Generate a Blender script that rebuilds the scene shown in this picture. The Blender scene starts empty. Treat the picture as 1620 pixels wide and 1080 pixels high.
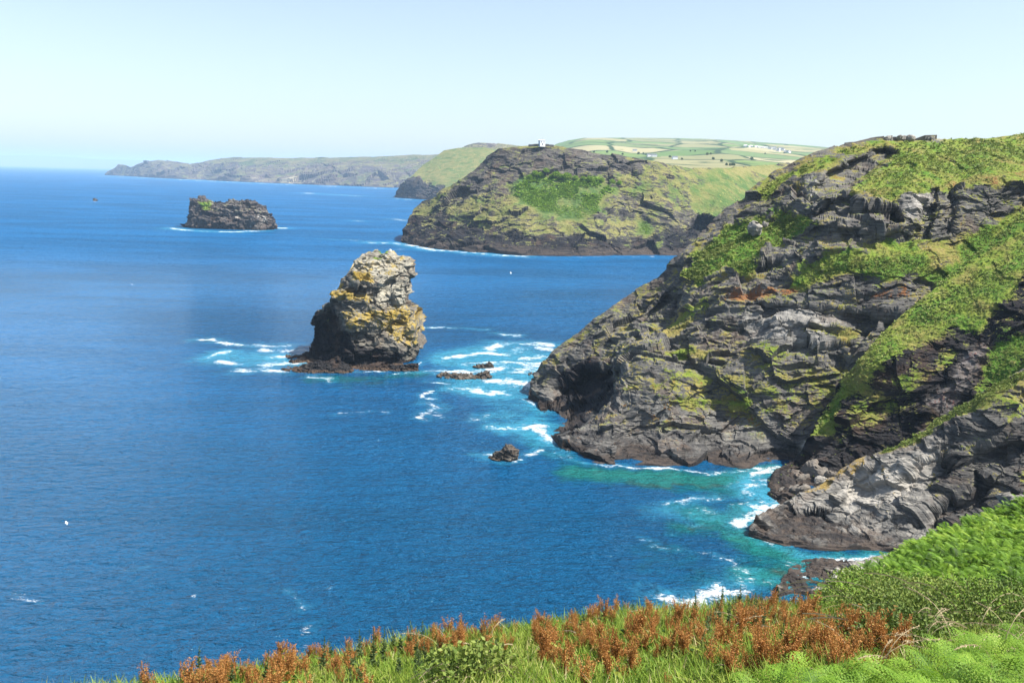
import bpy, math, random
import numpy as np
from mathutils import Matrix, Vector
random.seed(7); RNG = np.random.default_rng(11)
R = math.radians
sc = bpy.context.scene
COL = sc.collection
# ------------------------------------------------------------------ camera (80 m above the sea)
F = 1403.0; CAM = np.array([0., 0., 80.]); ROLL = R(1.5); PITCH = math.atan(259.8/F)
fw = np.array([0, math.cos(PITCH), -math.sin(PITCH)]); r0 = np.array([1., 0, 0]); u0 = np.array([0, math.sin(PITCH), math.cos(PITCH)])
rt = r0*math.cos(ROLL)+u0*math.sin(ROLL); up = -r0*math.sin(ROLL)+u0*math.cos(ROLL)
cd = bpy.data.cameras.new('camera'); cam = bpy.data.objects.new('camera', cd); COL.objects.link(cam)
cd.sensor_width = 36; cd.lens = F*36/1620; cd.clip_start = .2; cd.clip_end = 2e5
cam.matrix_world = Matrix(((rt[0], up[0], -fw[0], CAM[0]), (rt[1], up[1], -fw[1], CAM[1]), (rt[2], up[2], -fw[2], CAM[2]), (0, 0, 0, 1)))
sc.camera = cam
def ray(px, py):
    px = np.asarray(px, float)[..., None]; py = np.asarray(py, float)[..., None]
    return fw+rt*((px-810)/F)+up*((540-py)/F)
def at(px, py, Y):                                   # point at bearing (px,py), Y metres ahead
    d = ray(px, py); return CAM+d*(np.asarray(Y, float)[..., None]/d[..., 1:2])
def sea(px, py, z=0.):                               # point at bearing on the water
    d = ray(px, py); return CAM+d*((z-CAM[2])/d[..., 2:3])
def seaY(px, py): return float(sea(px, py)[1])
def proj(P):
    q = P-CAM; w = q@fw
    return 810+F*(q@rt)/w, 540-F*(q@up)/w
# ------------------------------------------------------------------ noise
def _h(ix, iy, iz, s):
    with np.errstate(over='ignore'):
        n = ix.astype(np.int64).astype(np.uint32)*np.uint32(374761393)+iy.astype(np.int64).astype(np.uint32)*np.uint32(668265263)+iz.astype(np.int64).astype(np.uint32)*np.uint32(2246822519)+np.uint32((s*3266489917) & 0xffffffff)
        n = (n ^ (n >> np.uint32(13)))*np.uint32(1274126177); n = (n ^ (n >> np.uint32(16)))*np.uint32(2654435761); n = n ^ (n >> np.uint32(15))
    return n.astype(np.float64)/4294967295.
def vn(p, s=0):
    i = np.floor(p); f = p-i; f = f*f*f*(f*(f*6-15)+10); x, y, z = i[..., 0], i[..., 1], i[..., 2]
    o = 0
    for a in (0, 1):
        wx = f[..., 0] if a else 1-f[..., 0]
        for b in (0, 1):
            wy = f[..., 1] if b else 1-f[..., 1]
            for c in (0, 1):
                o = o+wx*wy*(f[..., 2] if c else 1-f[..., 2])*_h(x+a, y+b, z+c, s)
    return o                                         # 0..1
def fbm(p, o=4, s=0, g=.5):
    t = 0; a = 1; n = 0
    for k in range(o):
        t = t+a*(vn(p*(2.03**k)+k*17.3, s+k)-.5); n += a; a *= g
    return t/n*2                                     # about -1..1
def ridged(p, o=4, s=0):
    t = 0; a = 1; n = 0
    for k in range(o):
        t = t+a*(1-np.abs(vn(p*(2.05**k)+k*11.1, s+k)*2-1)*1.4); n += a; a *= .5
    return t/n
def worley(p, s=0):
    i = np.floor(p); best = np.full(p.shape[:-1], 9.); sec = best.copy(); cid = np.zeros(p.shape[:-1])
    for a in (-1, 0, 1):
        for b in (-1, 0, 1):
            for c in (-1, 0, 1):
                x, y, z = i[..., 0]+a, i[..., 1]+b, i[..., 2]+c
                d = (x+_h(x, y, z, s)-p[..., 0])**2+(y+_h(x, y, z, s+1)-p[..., 1])**2+(z+_h(x, y, z, s+2)-p[..., 2])**2
                m = d < best; sec = np.where(m, best, np.minimum(sec, d)); cid = np.where(m, _h(x, y, z, s+3), cid); best = np.where(m, d, best)
    return np.sqrt(best), np.sqrt(sec), cid
def facet(p, size, s, tilt=.55, amp=.5, flat=1.6):
    """angular joints: every block of rock is a plane with its own tilt and its own stand-out"""
    q = p/size*np.array([1, 1, flat]); i = np.floor(q); best = np.full(q.shape[:-1], 9.); lin = np.zeros_like(best); st = np.zeros_like(best)
    for a in (-1, 0, 1):
        for b in (-1, 0, 1):
            for c in (-1, 0, 1):
                x, y, z = i[..., 0]+a, i[..., 1]+b, i[..., 2]+c
                r0, r1, r2 = q[..., 0]-x-_h(x, y, z, s), q[..., 1]-y-_h(x, y, z, s+1), q[..., 2]-z-_h(x, y, z, s+2)
                d = r0*r0+r1*r1+r2*r2; m = d < best; best = np.where(m, d, best)
                lin = np.where(m, r0*(_h(x, y, z, s+3)-.5)+r1*(_h(x, y, z, s+4)-.5)+r2*(_h(x, y, z, s+5)-.62), lin); st = np.where(m, _h(x, y, z, s+6)-.5, st)
    return size*(2*tilt*lin+amp*st)
def sst(a, b, x):
    t = np.clip((x-a)/(b-a), 0, 1); return t*t*(3-2*t)
def strata(p, nb, thick, s, run=9.):                 # ledges: every bed stands out by its own amount along its run
    nb = np.array(nb, float); nb /= np.linalg.norm(nb)
    a = np.cross(nb, [0, 1, 0.1]); a /= np.linalg.norm(a); b = np.cross(nb, a)
    w = (p@nb+.6*thick*fbm(p/(thick*7), 3, s))/thick; i = np.floor(w); f = w-i
    u = np.stack([(p@a)/run, (p@b)/run], -1)
    def lay(k): return vn(np.concatenate([u, (k*13.7)[..., None]], -1), s+5)*.65+_h(k, k*0, k*0, s)*.35
    return lay(i)*(1-sst(.75, 1, f))+lay(i+1)*sst(.75, 1, f)-.5
# ------------------------------------------------------------------ shapes
def pl(pts, x):
    pts = np.array(pts, float); return np.interp(x, pts[:, 0], pts[:, 1])
def tps(ctrl):
    c = np.array(ctrl, float); X = c[:, :2]/300.; v = 1000./c[:, 2]; n = len(X)
    d = np.linalg.norm(X[:, None]-X[None], axis=-1); K = np.where(d > 0, d*d*np.log(d+1e-12), 0)+np.eye(n)*2e-3
    Pm = np.c_[np.ones(n), X]; A = np.block([[K, Pm], [Pm.T, np.zeros((3, 3))]]); w = np.linalg.solve(A, np.r_[v, 0, 0, 0])
    def fn(px, py):
        q = np.stack([px, py], -1)/300.; o = w[n]+w[n+1]*q[..., 0]+w[n+2]*q[..., 1]
        for k in range(n):
            dd = (q[..., 0]-X[k, 0])**2+(q[..., 1]-X[k, 1])**2; o = o+w[k]*.5*dd*np.log(dd+1e-12)
        return 1000./o
    return fn
def sdpoly(px, py, poly):                            # >0 inside, in pixels
    P = np.array(poly, float); n = len(P); best = np.full(px.shape, 1e18); ins = np.zeros(px.shape, bool)
    for k in range(n):
        ax, ay = P[k]; bx, by = P[(k+1) % n]; ex, ey = bx-ax, by-ay
        t = np.clip(((px-ax)*ex+(py-ay)*ey)/(ex*ex+ey*ey+1e-9), 0, 1)
        best = np.minimum(best, (px-ax-t*ex)**2+(py-ay-t*ey)**2)
        ins ^= ((ay > py) != (by > py)) & (px < (bx-ax)*(py-ay)/((by-ay) if by != ay else 1e-9)+ax)
    return np.where(ins, 1, -1)*np.sqrt(best)
def gnormals(P):
    du = np.gradient(P, axis=1); dv = np.gradient(P, axis=0); n = np.cross(du, dv)
    return n/(np.linalg.norm(n, axis=-1, keepdims=True)+1e-9)
def link(name, me, parent=None):
    o = bpy.data.objects.new(name, me); COL.objects.link(o)
    if parent: o.parent = parent
    return o
def tag(o, label=None, cat=None, group=None, kind=None):
    for k, v in (('label', label), ('category', cat), ('group', group), ('kind', kind)):
        if v: o[k] = v
    return o
def rawmesh(name, V, faces, mats, attrs=None, smooth=False, mi=None):
    me = bpy.data.meshes.new(name); V = np.ascontiguousarray(V, np.float32)
    k = faces.shape[1]; nf = len(faces)
    me.vertices.add(len(V)); me.vertices.foreach_set('co', V.ravel())
    me.loops.add(nf*k); me.loops.foreach_set('vertex_index', np.ascontiguousarray(faces, np.int32).ravel())
    me.polygons.add(nf); me.polygons.foreach_set('loop_start', np.arange(0, nf*k, k, dtype=np.int32))
    try: me.polygons.foreach_set('loop_total', np.full(nf, k, np.int32))
    except Exception: pass
    me.polygons.foreach_set('use_smooth', np.full(nf, smooth, bool))
    for m in (mats if isinstance(mats, (list, tuple)) else [mats]): me.materials.append(m)
    if mi is not None: me.polygons.foreach_set('material_index', np.ascontiguousarray(mi, np.int32))
    for nm, a in (attrs or {}).items():
        at_ = me.attributes.new(nm, 'FLOAT_COLOR', 'POINT'); at_.data.foreach_set('color', np.ascontiguousarray(a, np.float32).ravel())
    me.update(calc_edges=True); me.validate()
    return me
def gridmesh(name, P, mats, attrs=None, smooth=False, wrap=False):
    ny, nx = P.shape[:2]; i = np.arange(ny*nx).reshape(ny, nx)
    if wrap:
        i = np.c_[i, i[:, :1]]
    f = np.stack([i[:-1, :-1], i[:-1, 1:], i[1:, 1:], i[1:, :-1]], -1).reshape(-1, 4)
    return rawmesh(name, P.reshape(-1, 3), f, mats, {k: a.reshape(-1, 4) for k, a in (attrs or {}).items()}, smooth)
# ------------------------------------------------------------------ materials
class NT:
    def __init__(s, name):
        s.m = bpy.data.materials.new(name); s.m.use_nodes = True; s.t = s.m.node_tree; s.t.nodes.clear()
        s.out = s.n('ShaderNodeOutputMaterial')
    def n(s, ty, **k):
        d = s.t.nodes.new(ty)
        for a, b in k.items(): setattr(d, a, b)
        return d
    def set(s, sock, v):
        if isinstance(v, bpy.types.NodeSocket): s.t.links.new(v, sock)
        elif isinstance(v, (tuple, list)) and len(v) == 3 and sock.type == 'RGBA': sock.default_value = (*v, 1)
        else: sock.default_value = v
    def M(s, op, a, b=0., c=None, clamp=False):
        d = s.n('ShaderNodeMath', operation=op, use_clamp=clamp); s.set(d.inputs[0], a); s.set(d.inputs[1], b)
        if c is not None: s.set(d.inputs[2], c)
        return d.outputs[0]
    def mix(s, f, a, b, mode='MIX'):
        d = s.n('ShaderNodeMix', data_type='RGBA', blend_type=mode); s.set(d.inputs[0], f); s.set(d.inputs[6], a); s.set(d.inputs[7], b); return d.outputs[2]
    def step(s, a, b, x):
        d = s.n('ShaderNodeMapRange', interpolation_type='SMOOTHSTEP'); s.set(d.inputs[0], x); s.set(d.inputs[1], a); s.set(d.inputs[2], b); return d.outputs[0]
    def pos(s): return s.n('ShaderNodeNewGeometry').outputs['Position']
    def nz(s): 
        d = s.n('ShaderNodeSeparateXYZ'); s.set(d.inputs[0], s.n('ShaderNodeNewGeometry').outputs['Normal']); return d.outputs[2]
    def xyz(s, v):
        d = s.n('ShaderNodeSeparateXYZ'); s.set(d.inputs[0], v); return d.outputs
    def map(s, v, sc=(1, 1, 1), rot=(0, 0, 0)):
        d = s.n('ShaderNodeMapping'); s.set(d.inputs[0], v); d.inputs['Rotation'].default_value = rot; d.inputs['Scale'].default_value = sc; return d.outputs[0]
    def noise(s, v, sc, det=5, ro=.55, dist=0.):
        d = s.n('ShaderNodeTexNoise'); s.set(d.inputs['Vector'], v); d.inputs['Scale'].default_value = sc; d.inputs['Detail'].default_value = det
        d.inputs['Roughness'].default_value = ro; d.inputs['Distortion'].default_value = dist; return d.outputs[0]
    def voro(s, v, sc, feature='F1', out=0):
        d = s.n('ShaderNodeTexVoronoi', feature=feature); s.set(d.inputs['Vector'], v); d.inputs['Scale'].default_value = sc; return d.outputs[out]
    def ramp(s, f, stops):
        d = s.n('ShaderNodeValToRGB'); s.set(d.inputs[0], f); e = d.color_ramp.elements
        while len(e) < len(stops): e.new(.5)
        for q, (p, c) in zip(e, stops): q.position = p; q.color = (*c, 1) if len(c) == 3 else c
        return d.outputs[0]
    def attr(s, nm):
        d = s.n('ShaderNodeAttribute', attribute_name=nm); q = s.n('ShaderNodeSeparateColor'); s.set(q.inputs[0], d.outputs['Color'])
        return q.outputs[0], q.outputs[1], q.outputs[2], d.outputs['Alpha']
    def bump(s, h, st, dist, nrm=None):
        d = s.n('ShaderNodeBump'); d.inputs['Strength'].default_value = st; d.inputs['Distance'].default_value = dist; s.set(d.inputs['Height'], h)
        if nrm is not None: s.set(d.inputs['Normal'], nrm)
        return d.outputs[0]
    def bsdf(s, col, rough=.9, nrm=None, spec=.25, **k):
        d = s.n('ShaderNodeBsdfPrincipled'); s.set(d.inputs['Base Color'], col); s.set(d.inputs['Roughness'], rough); s.set(d.inputs['Specular IOR Level'], spec)
        if nrm is not None: s.set(d.inputs['Normal'], nrm)
        for a, b in k.items(): s.set(d.inputs[a], b)
        return d.outputs[0]
    def done(s, sh): s.t.links.new(sh, s.out.inputs['Surface']); return s.m

def land_mat(name, rock, dry, lush, bcol, bed=(0, 0, 0), k=1., wetz=1.3, brown=(.15, .085, .045), gz=.35, tidal=(.03, .027, .026), lic=.0, ochre=.25):
    """layered slate with grass, scrub and stains; mask = (grass, lushness, extra colour, pale)"""
    t = NT(name); p = t.pos(); g, l, b, a = t.attr('mask'); z = t.xyz(p)[2]
    big = t.noise(p, .035*k, 5, .6); mid = t.noise(p, .22*k, 8, .68); fine = t.noise(p, 1.5*k, 6, .7)
    sm = t.map(p, (.16*k, .16*k, 1.7*k), bed); st = t.noise(sm, 1., 7, .68, .3)
    sm2 = t.map(p, (.5*k, .5*k, 5*k), bed); st2 = t.noise(sm2, 1., 4, .6, .2)
    f = t.M('ADD', t.M('ADD', t.M('MULTIPLY', st, .38), t.M('MULTIPLY', mid, .3)), t.M('ADD', t.M('MULTIPLY', big, .16), t.M('MULTIPLY', st2, .16)))
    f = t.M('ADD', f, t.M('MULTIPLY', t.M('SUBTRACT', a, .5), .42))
    c = t.ramp(f, [(.36, rock[0]), (.45, rock[1]), (.54, rock[2]), (.66, rock[3])])
    c = t.mix(t.M('MULTIPLY', t.step(.5, .66, t.noise(p, .09*k, 5, .65)), ochre), c, brown)
    if lic: c = t.mix(t.M('MULTIPLY', t.step(.55, .62, t.noise(p, .6*k, 6, .7)), lic), c, (.42, .40, .34))
    # ledges and gentle ground carry grass
    gm = t.M('ADD', g, t.M('MULTIPLY', t.M('SUBTRACT', mid, .5), 2.7))
    gm = t.M('ADD', gm, t.M('MULTIPLY', t.M('SUBTRACT', t.nz(), .72), gz)); gm = t.M('ADD', gm, t.M('MULTIPLY', t.M('SUBTRACT', fine, .5), 1.5)); gm = t.M('ADD', gm, t.M('MULTIPLY', t.M('SUBTRACT', st, .5), 1.2))
    gm = t.step(.42, .58, gm)
    gm = t.M('MULTIPLY', gm, t.step(5, 11, t.M('ADD', z, t.M('MULTIPLY', mid, 4))) if wetz > 0 else 1.)
    lf = t.M('ADD', l, t.M('MULTIPLY', t.M('SUBTRACT', t.noise(p, .12*k, 5, .65), .5), 2.6))
    gc = t.ramp(lf, [(.08, dry[0]), (.36, dry[1]), (.6, lush[0]), (.9, lush[1])])
    gc = t.mix(t.M('MULTIPLY', t.step(.45, .62, t.noise(p, .9*k, 5, .7)), .4), gc, (.05, .085, .02))
    gc = t.mix(t.step(.62, .7, t.noise(p, .5*k, 4, .6)), gc, (.26, .25, .08))
    gc = t.mix(t.M('MULTIPLY', t.step(.3, .6, t.M('ADD', b, t.M('ADD', t.M('MULTIPLY', t.M('SUBTRACT', mid, .5), 2.2), t.M('MULTIPLY', t.M('SUBTRACT', fine, .5), 1.6)))), 1.), gc, bcol)
    rb = t.mix(t.M('MULTIPLY', t.step(.35, .6, t.M('ADD', b, t.M('ADD', t.M('MULTIPLY', t.M('SUBTRACT', mid, .5), 2.), t.M('MULTIPLY', t.M('SUBTRACT', fine, .5), 1.8)))), .85), c, bcol)
    c = t.mix(gm, rb, gc)
    rough = .92
    if wetz > 0:
        zz = t.M('ADD', z, t.M('MULTIPLY', t.M('SUBTRACT', mid, .5), 3.))
        c = t.mix(t.M('SUBTRACT', 1., t.step(wetz, wetz*2.2, zz)), c, t.mix(t.step(.4, .6, st), tidal, (tidal[0]*2.3, tidal[1]*2.0, tidal[2]*1.7)))
    hh = t.M('ADD', t.M('MULTIPLY', st2, .6), t.M('ADD', t.M('MULTIPLY', fine, .5), t.M('MULTIPLY', st, .7)))
    nb = t.bump(hh, .55, 1.1/k)
    return t.done(t.bsdf(c, rough, nb, .15))

def leaf_mat(name, stops, trans=.35, rough=.6):
    t = NT(name); a = t.attr('tint'); c = t.ramp(a[0], stops)
    c = t.mix(t.M('MULTIPLY', t.noise(t.pos(), 9., 2), .25), c, t.mix(.5, c, (.2, .2, .05)))
    d = t.bsdf(c, rough, None, .25); tr = t.n('ShaderNodeBsdfTranslucent'); t.set(tr.inputs[0], c)
    m = t.n('ShaderNodeMixShader'); m.inputs[0].default_value = trans; t.t.links.new(d, m.inputs[1]); t.t.links.new(tr.outputs[0], m.inputs[2])
    return t.done(m.outputs[0])
def plain_mat(name, c, rough=.8, var=.25, k=2.):
    t = NT(name); p = t.pos(); n = t.noise(p, k, 5, .6)
    return t.done(t.bsdf(t.mix(t.M('MULTIPLY', n, var), c, tuple(x*.45 for x in c)), rough, t.bump(n, .3, .1)))
SLATE = [(.022, .021, .023), (.07, .067, .064), (.155, .149, .137), (.37, .352, .32)]
DRY = [(.23, .19, .06), (.185, .185, .045)]; LUSH = [(.165, .215, .03), (.085, .17, .02)]
RUST = (.19, .085, .035)
M_HEAD = land_mat('slate_and_turf', SLATE, DRY, LUSH, RUST, (R(6), R(-11), 0))
M_GULLY = land_mat('shade_darkened_slate', [(.012, .011, .013), (.028, .026, .027), (.06, .055, .052), (.22, .20, .19)], DRY, LUSH, (.16, .07, .06), (R(10), R(-26), 0))  # slate colours darkened to paint in the shade of the gully wall
M_PROM = land_mat('grey_slate', [(.021, .02, .021), (.06, .057, .054), (.14, .134, .122), (.34, .318, .28)], DRY, LUSH, (.25, .17, .04), (R(8), R(-28), 0), wetz=.8, gz=.25)
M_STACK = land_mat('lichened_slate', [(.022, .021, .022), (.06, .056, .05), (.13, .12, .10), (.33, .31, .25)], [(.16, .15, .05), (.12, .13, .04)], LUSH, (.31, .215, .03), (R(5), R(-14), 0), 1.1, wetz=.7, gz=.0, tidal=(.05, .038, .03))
M_ISLE = land_mat('dark_island_rock', [(.016, .015, .018), (.042, .038, .039), (.09, .08, .074), (.32, .29, .26)], [(.16, .15, .08), (.11, .11, .05)], LUSH, (.5, .47, .42), (0, R(5), 0), .45, wetz=2.5, gz=.1)
M_FARHEAD = land_mat('far_head_rock', [(.018, .017, .019), (.05, .046, .044), (.115, .104, .092), (.26, .235, .205)], [(.21, .19, .07), (.165, .17, .055)], [(.12, .155, .045), (.065, .12, .03)], (.14, .18, .035), (R(5), R(10), 0), .38, wetz=5., gz=.55)
M_COAST = land_mat('far_coast_rock', [(.025, .022, .026), (.065, .055, .055), (.13, .108, .10), (.24, .205, .18)], [(.17, .145, .075), (.13, .125, .06)], [(.075, .10, .04), (.05, .08, .035)], (.35, .31, .2), (0, 0, 0), .06, wetz=0, gz=1.2)
M_SKERRY = land_mat('wet_reef_rock', [(.02, .018, .017), (.06, .052, .044), (.12, .105, .088), (.2, .18, .155)], DRY, LUSH, (.2, .15, .05), (0, R(-15), 0), 2., wetz=.3, gz=0., tidal=(.045, .035, .026))
# ------------------------------------------------------------------ land seen as relief: bearing grid, depths from survey points
GRID = {}
def relief(name, x0, x1, top, bot, ctrl, nx, ny, disp, mask, mat, carve=(), behind=((5, -.6), (14, -4), (34, -16), (70, -70)), below=((-.6, -2.), (-1.5, -7), (-6, -30)), smooth=False, sawtop=0., kind='structure', ypow=1., zmin=None, right=()):
    x = np.linspace(x0, x1, nx); t = np.linspace(0, 1, ny)[:, None]**ypow
    T = pl(top, x)+sawtop*fbm(np.stack([x/9, x*0, x*0+3], -1), 4, 5); B = np.maximum(pl(bot, x), T+1.5)
    px = np.broadcast_to(x, (ny, nx)).copy(); py = B+(T-B)*t
    Y = tps(ctrl)(px, py)
    P = at(px, py, Y)
    for poly, push, soft in carve:
        w = fbm(P/6., 3, 31)*soft*.8
        d = ray(px, py); d[..., 2] *= .15; d = d/np.linalg.norm(d, axis=-1, keepdims=True)
        P = P+d*(push*sst(-soft, soft, sdpoly(px, py, poly)+w))[..., None]
    N = gnormals(P); N = np.where((np.sum(N*(CAM-P), -1) < 0)[..., None], -N, N)
    mk = mask(px, py, P, N)
    e_ = np.linalg.norm(np.gradient(P, axis=0), axis=-1); lim = np.clip(2.6*np.median(e_)/(e_+1e-6), .12, 1)
    D = disp(px, py, P, N, mk)*lim; D = D*(1-.62*sst(.86, 1, t))*(.3+.7*sst(0, .05, t))
    Pd = P+N*D[..., None]
    if zmin is not None: Pd[5:, :, 2] = np.maximum(Pd[5:, :, 2], zmin+1.1*fbm(Pd[5:]/2.6, 3, 91)+.8*strata(Pd[5:], (-.5, .25, 1), .8, 92, 4))
    dv = ray(x, T); dv[:, 2] = 0; dv /= np.linalg.norm(dv, axis=-1, keepdims=True)
    rows = [Pd]; mks = [mk]
    for d, dz in behind:
        q = Pd[-1]+dv*d; q[:, 2] += dz; rows.append(q[None]); mks.append(mk[-1:])
    pre = []; pm = []
    for d, dz in below:
        q = Pd[0]+dv*d; q[:, 2] += dz; pre.append(q[None]); pm.append(mk[:1])
    A = np.concatenate(pre[::-1]+rows); MK = np.concatenate(pm[::-1]+mks)
    for dx, dy_ in right:                             # the land runs on beyond the frame
        q = A[:, -1:]+np.array([dx, dy_, 0.]); q = q+(fbm(q/12., 3, 97)*np.array([1.5]))[..., None]*np.array([0, 1, .6]); A = np.concatenate([A, q], 1); MK = np.concatenate([MK, MK[:, -1:]], 1)
    o = link(name, gridmesh(name, A, mat, {'mask': MK}, smooth))
    if kind: o['kind'] = kind
    GRID[name] = (px, py, Pd, gnormals(Pd), mk)
    return o
def paint(px, py, P, base, polys, sc_=8., s=3):
    m = np.zeros(px.shape+(4,)); m[...] = base
    n = fbm(P/sc_, 4, s)
    for poly, soft, val in polys:
        w = sst(-soft*1.5, soft*1.5, sdpoly(px, py, poly)+n*soft*2.6)[..., None]
        v = np.array([q if q is not None else np.nan for q in val], float); keep = np.isnan(v)
        m = np.where(keep, m, m*(1-w)+np.nan_to_num(v)*w)
    return m
def rock_disp(P, nb, k=1., s=0, run=9., big=2.6):
    d = 1.5*big*k*(ridged(P/(26*k), 3, s)-.45)+1.2*k*fbm(P/(11*k), 3, s+3)
    wr = np.stack([fbm(P/(6*k), 3, s+40), fbm(P/(6*k), 3, s+41), fbm(P/(6*k), 3, s+42)], -1); q = P+wr*.9*k
    d = d+facet(q, 15*k, s+60, .2, .13, 1.2)+facet(q+wr*.5*k, 6.5*k, s+70, .15, .1, 2.2)+facet(q, 2.3*k, s+80, .14, .1, 2.6)
    brk = sst(-.25, .35, fbm(P/(14*k), 3, s+50))
    d = d+1.9*k*strata(P, nb, 9.5*k, s+13, run*2.2*k)+(1.3+1.7*brk)*k*strata(P, nb, 3.2*k, s+11, run*2.*k)+(.5+.8*brk)*k*strata(P, nb, 1.1*k, s+12, run*1.1*k)
    return d+.18*k*fbm(P/(.9*k), 2, s+20)+.3
def tuft_disp(P, k=1., s=70):
    return .55*k*fbm(P/(3.2*k), 3, s)+.35*k*ridged(P/(1.1*k), 2, s+4)

def S(x, y): return (x, y, seaY(x, y))
# ---- main headland
topH = [(836, 622), (846, 600), (858, 583), (880, 556), (905, 532), (935, 508), (965, 488), (1000, 462), (1040, 435), (1075, 405), (1110, 370), (1150, 330), (1190, 297), (1230, 268), (1270, 250), (1310, 238), (1350, 229), (1380, 221), (1410, 219), (1440, 218), (1480, 221), (1520, 219), (1560, 219), (1590, 216), (1620, 213), (1700, 210), (1800, 215)]
botH = [(836, 630), (850, 642), (862, 664), (872, 690), (885, 704), (900, 712), (906, 724), (930, 731), (1000, 736), (1100, 741), (1180, 742), (1210, 739), (1240, 728), (1300, 735), (1350, 650), (1450, 560), (1620, 430), (1800, 330)]
ctH = [S(*q) for q in [(836, 630), (850, 642), (862, 664), (872, 690), (906, 724), (930, 731), (1000, 736), (1100, 741), (1180, 742), (1240, 728)]]+[
 (905, 532, 336), (965, 488, 338), (1040, 435, 341), (1110, 370, 348), (1190, 297, 352), (1270, 250, 354), (1350, 229, 357), (1440, 217, 360), (1520, 219, 362), (1620, 213, 365), (1800, 215, 372),
 (1330, 310, 308), (1440, 302, 302), (1560, 292, 306), (1620, 285, 309), (1800, 280, 322),
 (1290, 345, 305), (1400, 380, 291), (1500, 375, 294), (1560, 345, 299), (1620, 330, 303), (1800, 330, 310),
 (1300, 440, 287), (1400, 430, 280), (1480, 412, 285), (1560, 400, 291), (1640, 420, 290),
 (1300, 475, 282), (1300, 560, 270), (1400, 520, 272), (1400, 560, 267), (1250, 640, 262), (1320, 640, 261),
 (1100, 560, 283), (1100, 480, 305), (1100, 640, 267), (1000, 640, 268), (1000, 575, 287), (1180, 520, 284), (1190, 600, 268), (960, 650, 268), (920, 680, 262), (1000, 700, 260), (1150, 700, 258),
 (962, 565, 314), (1000, 520, 322), (1055, 468, 328), (935, 630, 299), (895, 650, 304), (905, 570, 322), (950, 530, 325), (868, 620, 316),
 (1130, 400, 325), (1200, 360, 328), (1255, 352, 320), (1200, 430, 302), (1350, 270, 338), (1300, 290, 330), (1240, 310, 340), (1420, 260, 334), (1520, 260, 335), (1620, 250, 340)]
carveH = [([(862, 672), (880, 622), (930, 584), (975, 588), (970, 618), (938, 648), (905, 678)], 26, 8), ([(1000, 545), (1020, 500), (1050, 470), (1085, 468), (1070, 500), (1030, 545)], 6, 5),
 ([(1345, 335), (1355, 312), (1400, 275), (1452, 240), (1470, 246), (1440, 272), (1400, 305), (1375, 330)], 7, 5) if False else ([(1292, 300), (1310, 272), (1360, 250), (1400, 236), (1420, 242), (1385, 268), (1345, 296), (1305, 306)], 12, 6),
 ([(1288, 342), (1305, 325), (1345, 306), (1360, 330), (1420, 332), (1425, 352), (1340, 345)], 9, 5), ([(1470, 300), (1484, 298), (1478, 345), (1470, 378), (1448, 378), (1462, 340)], 5, 3), ([(1500, 300), (1520, 298), (1515, 340), (1505, 372), (1490, 372)], 4, 3),
 ([(1340, 390), (1440, 395), (1450, 378), (1420, 366), (1330, 372)], 3, 4), ([(1245, 385), (1290, 360), (1360, 362), (1370, 380), (1300, 390)], 4, 4), ([(1195, 420), (1240, 415), (1245, 425), (1200, 432)], 4, 3),
 ([(900, 668), (912, 650), (922, 660), (905, 716), (898, 712)], 3, 4), ([(930, 690), (960, 650), (968, 655), (945, 700)], 2, 3), ([(1060, 560), (1150, 575), (1145, 600), (1060, 585)], 3, 5), ([(1200, 480), (1440, 500), (1430, 525), (1210, 505)], 2.5, 5), ([(1230, 545), (1350, 545), (1340, 575), (1240, 565)], 3, 4)]
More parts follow.
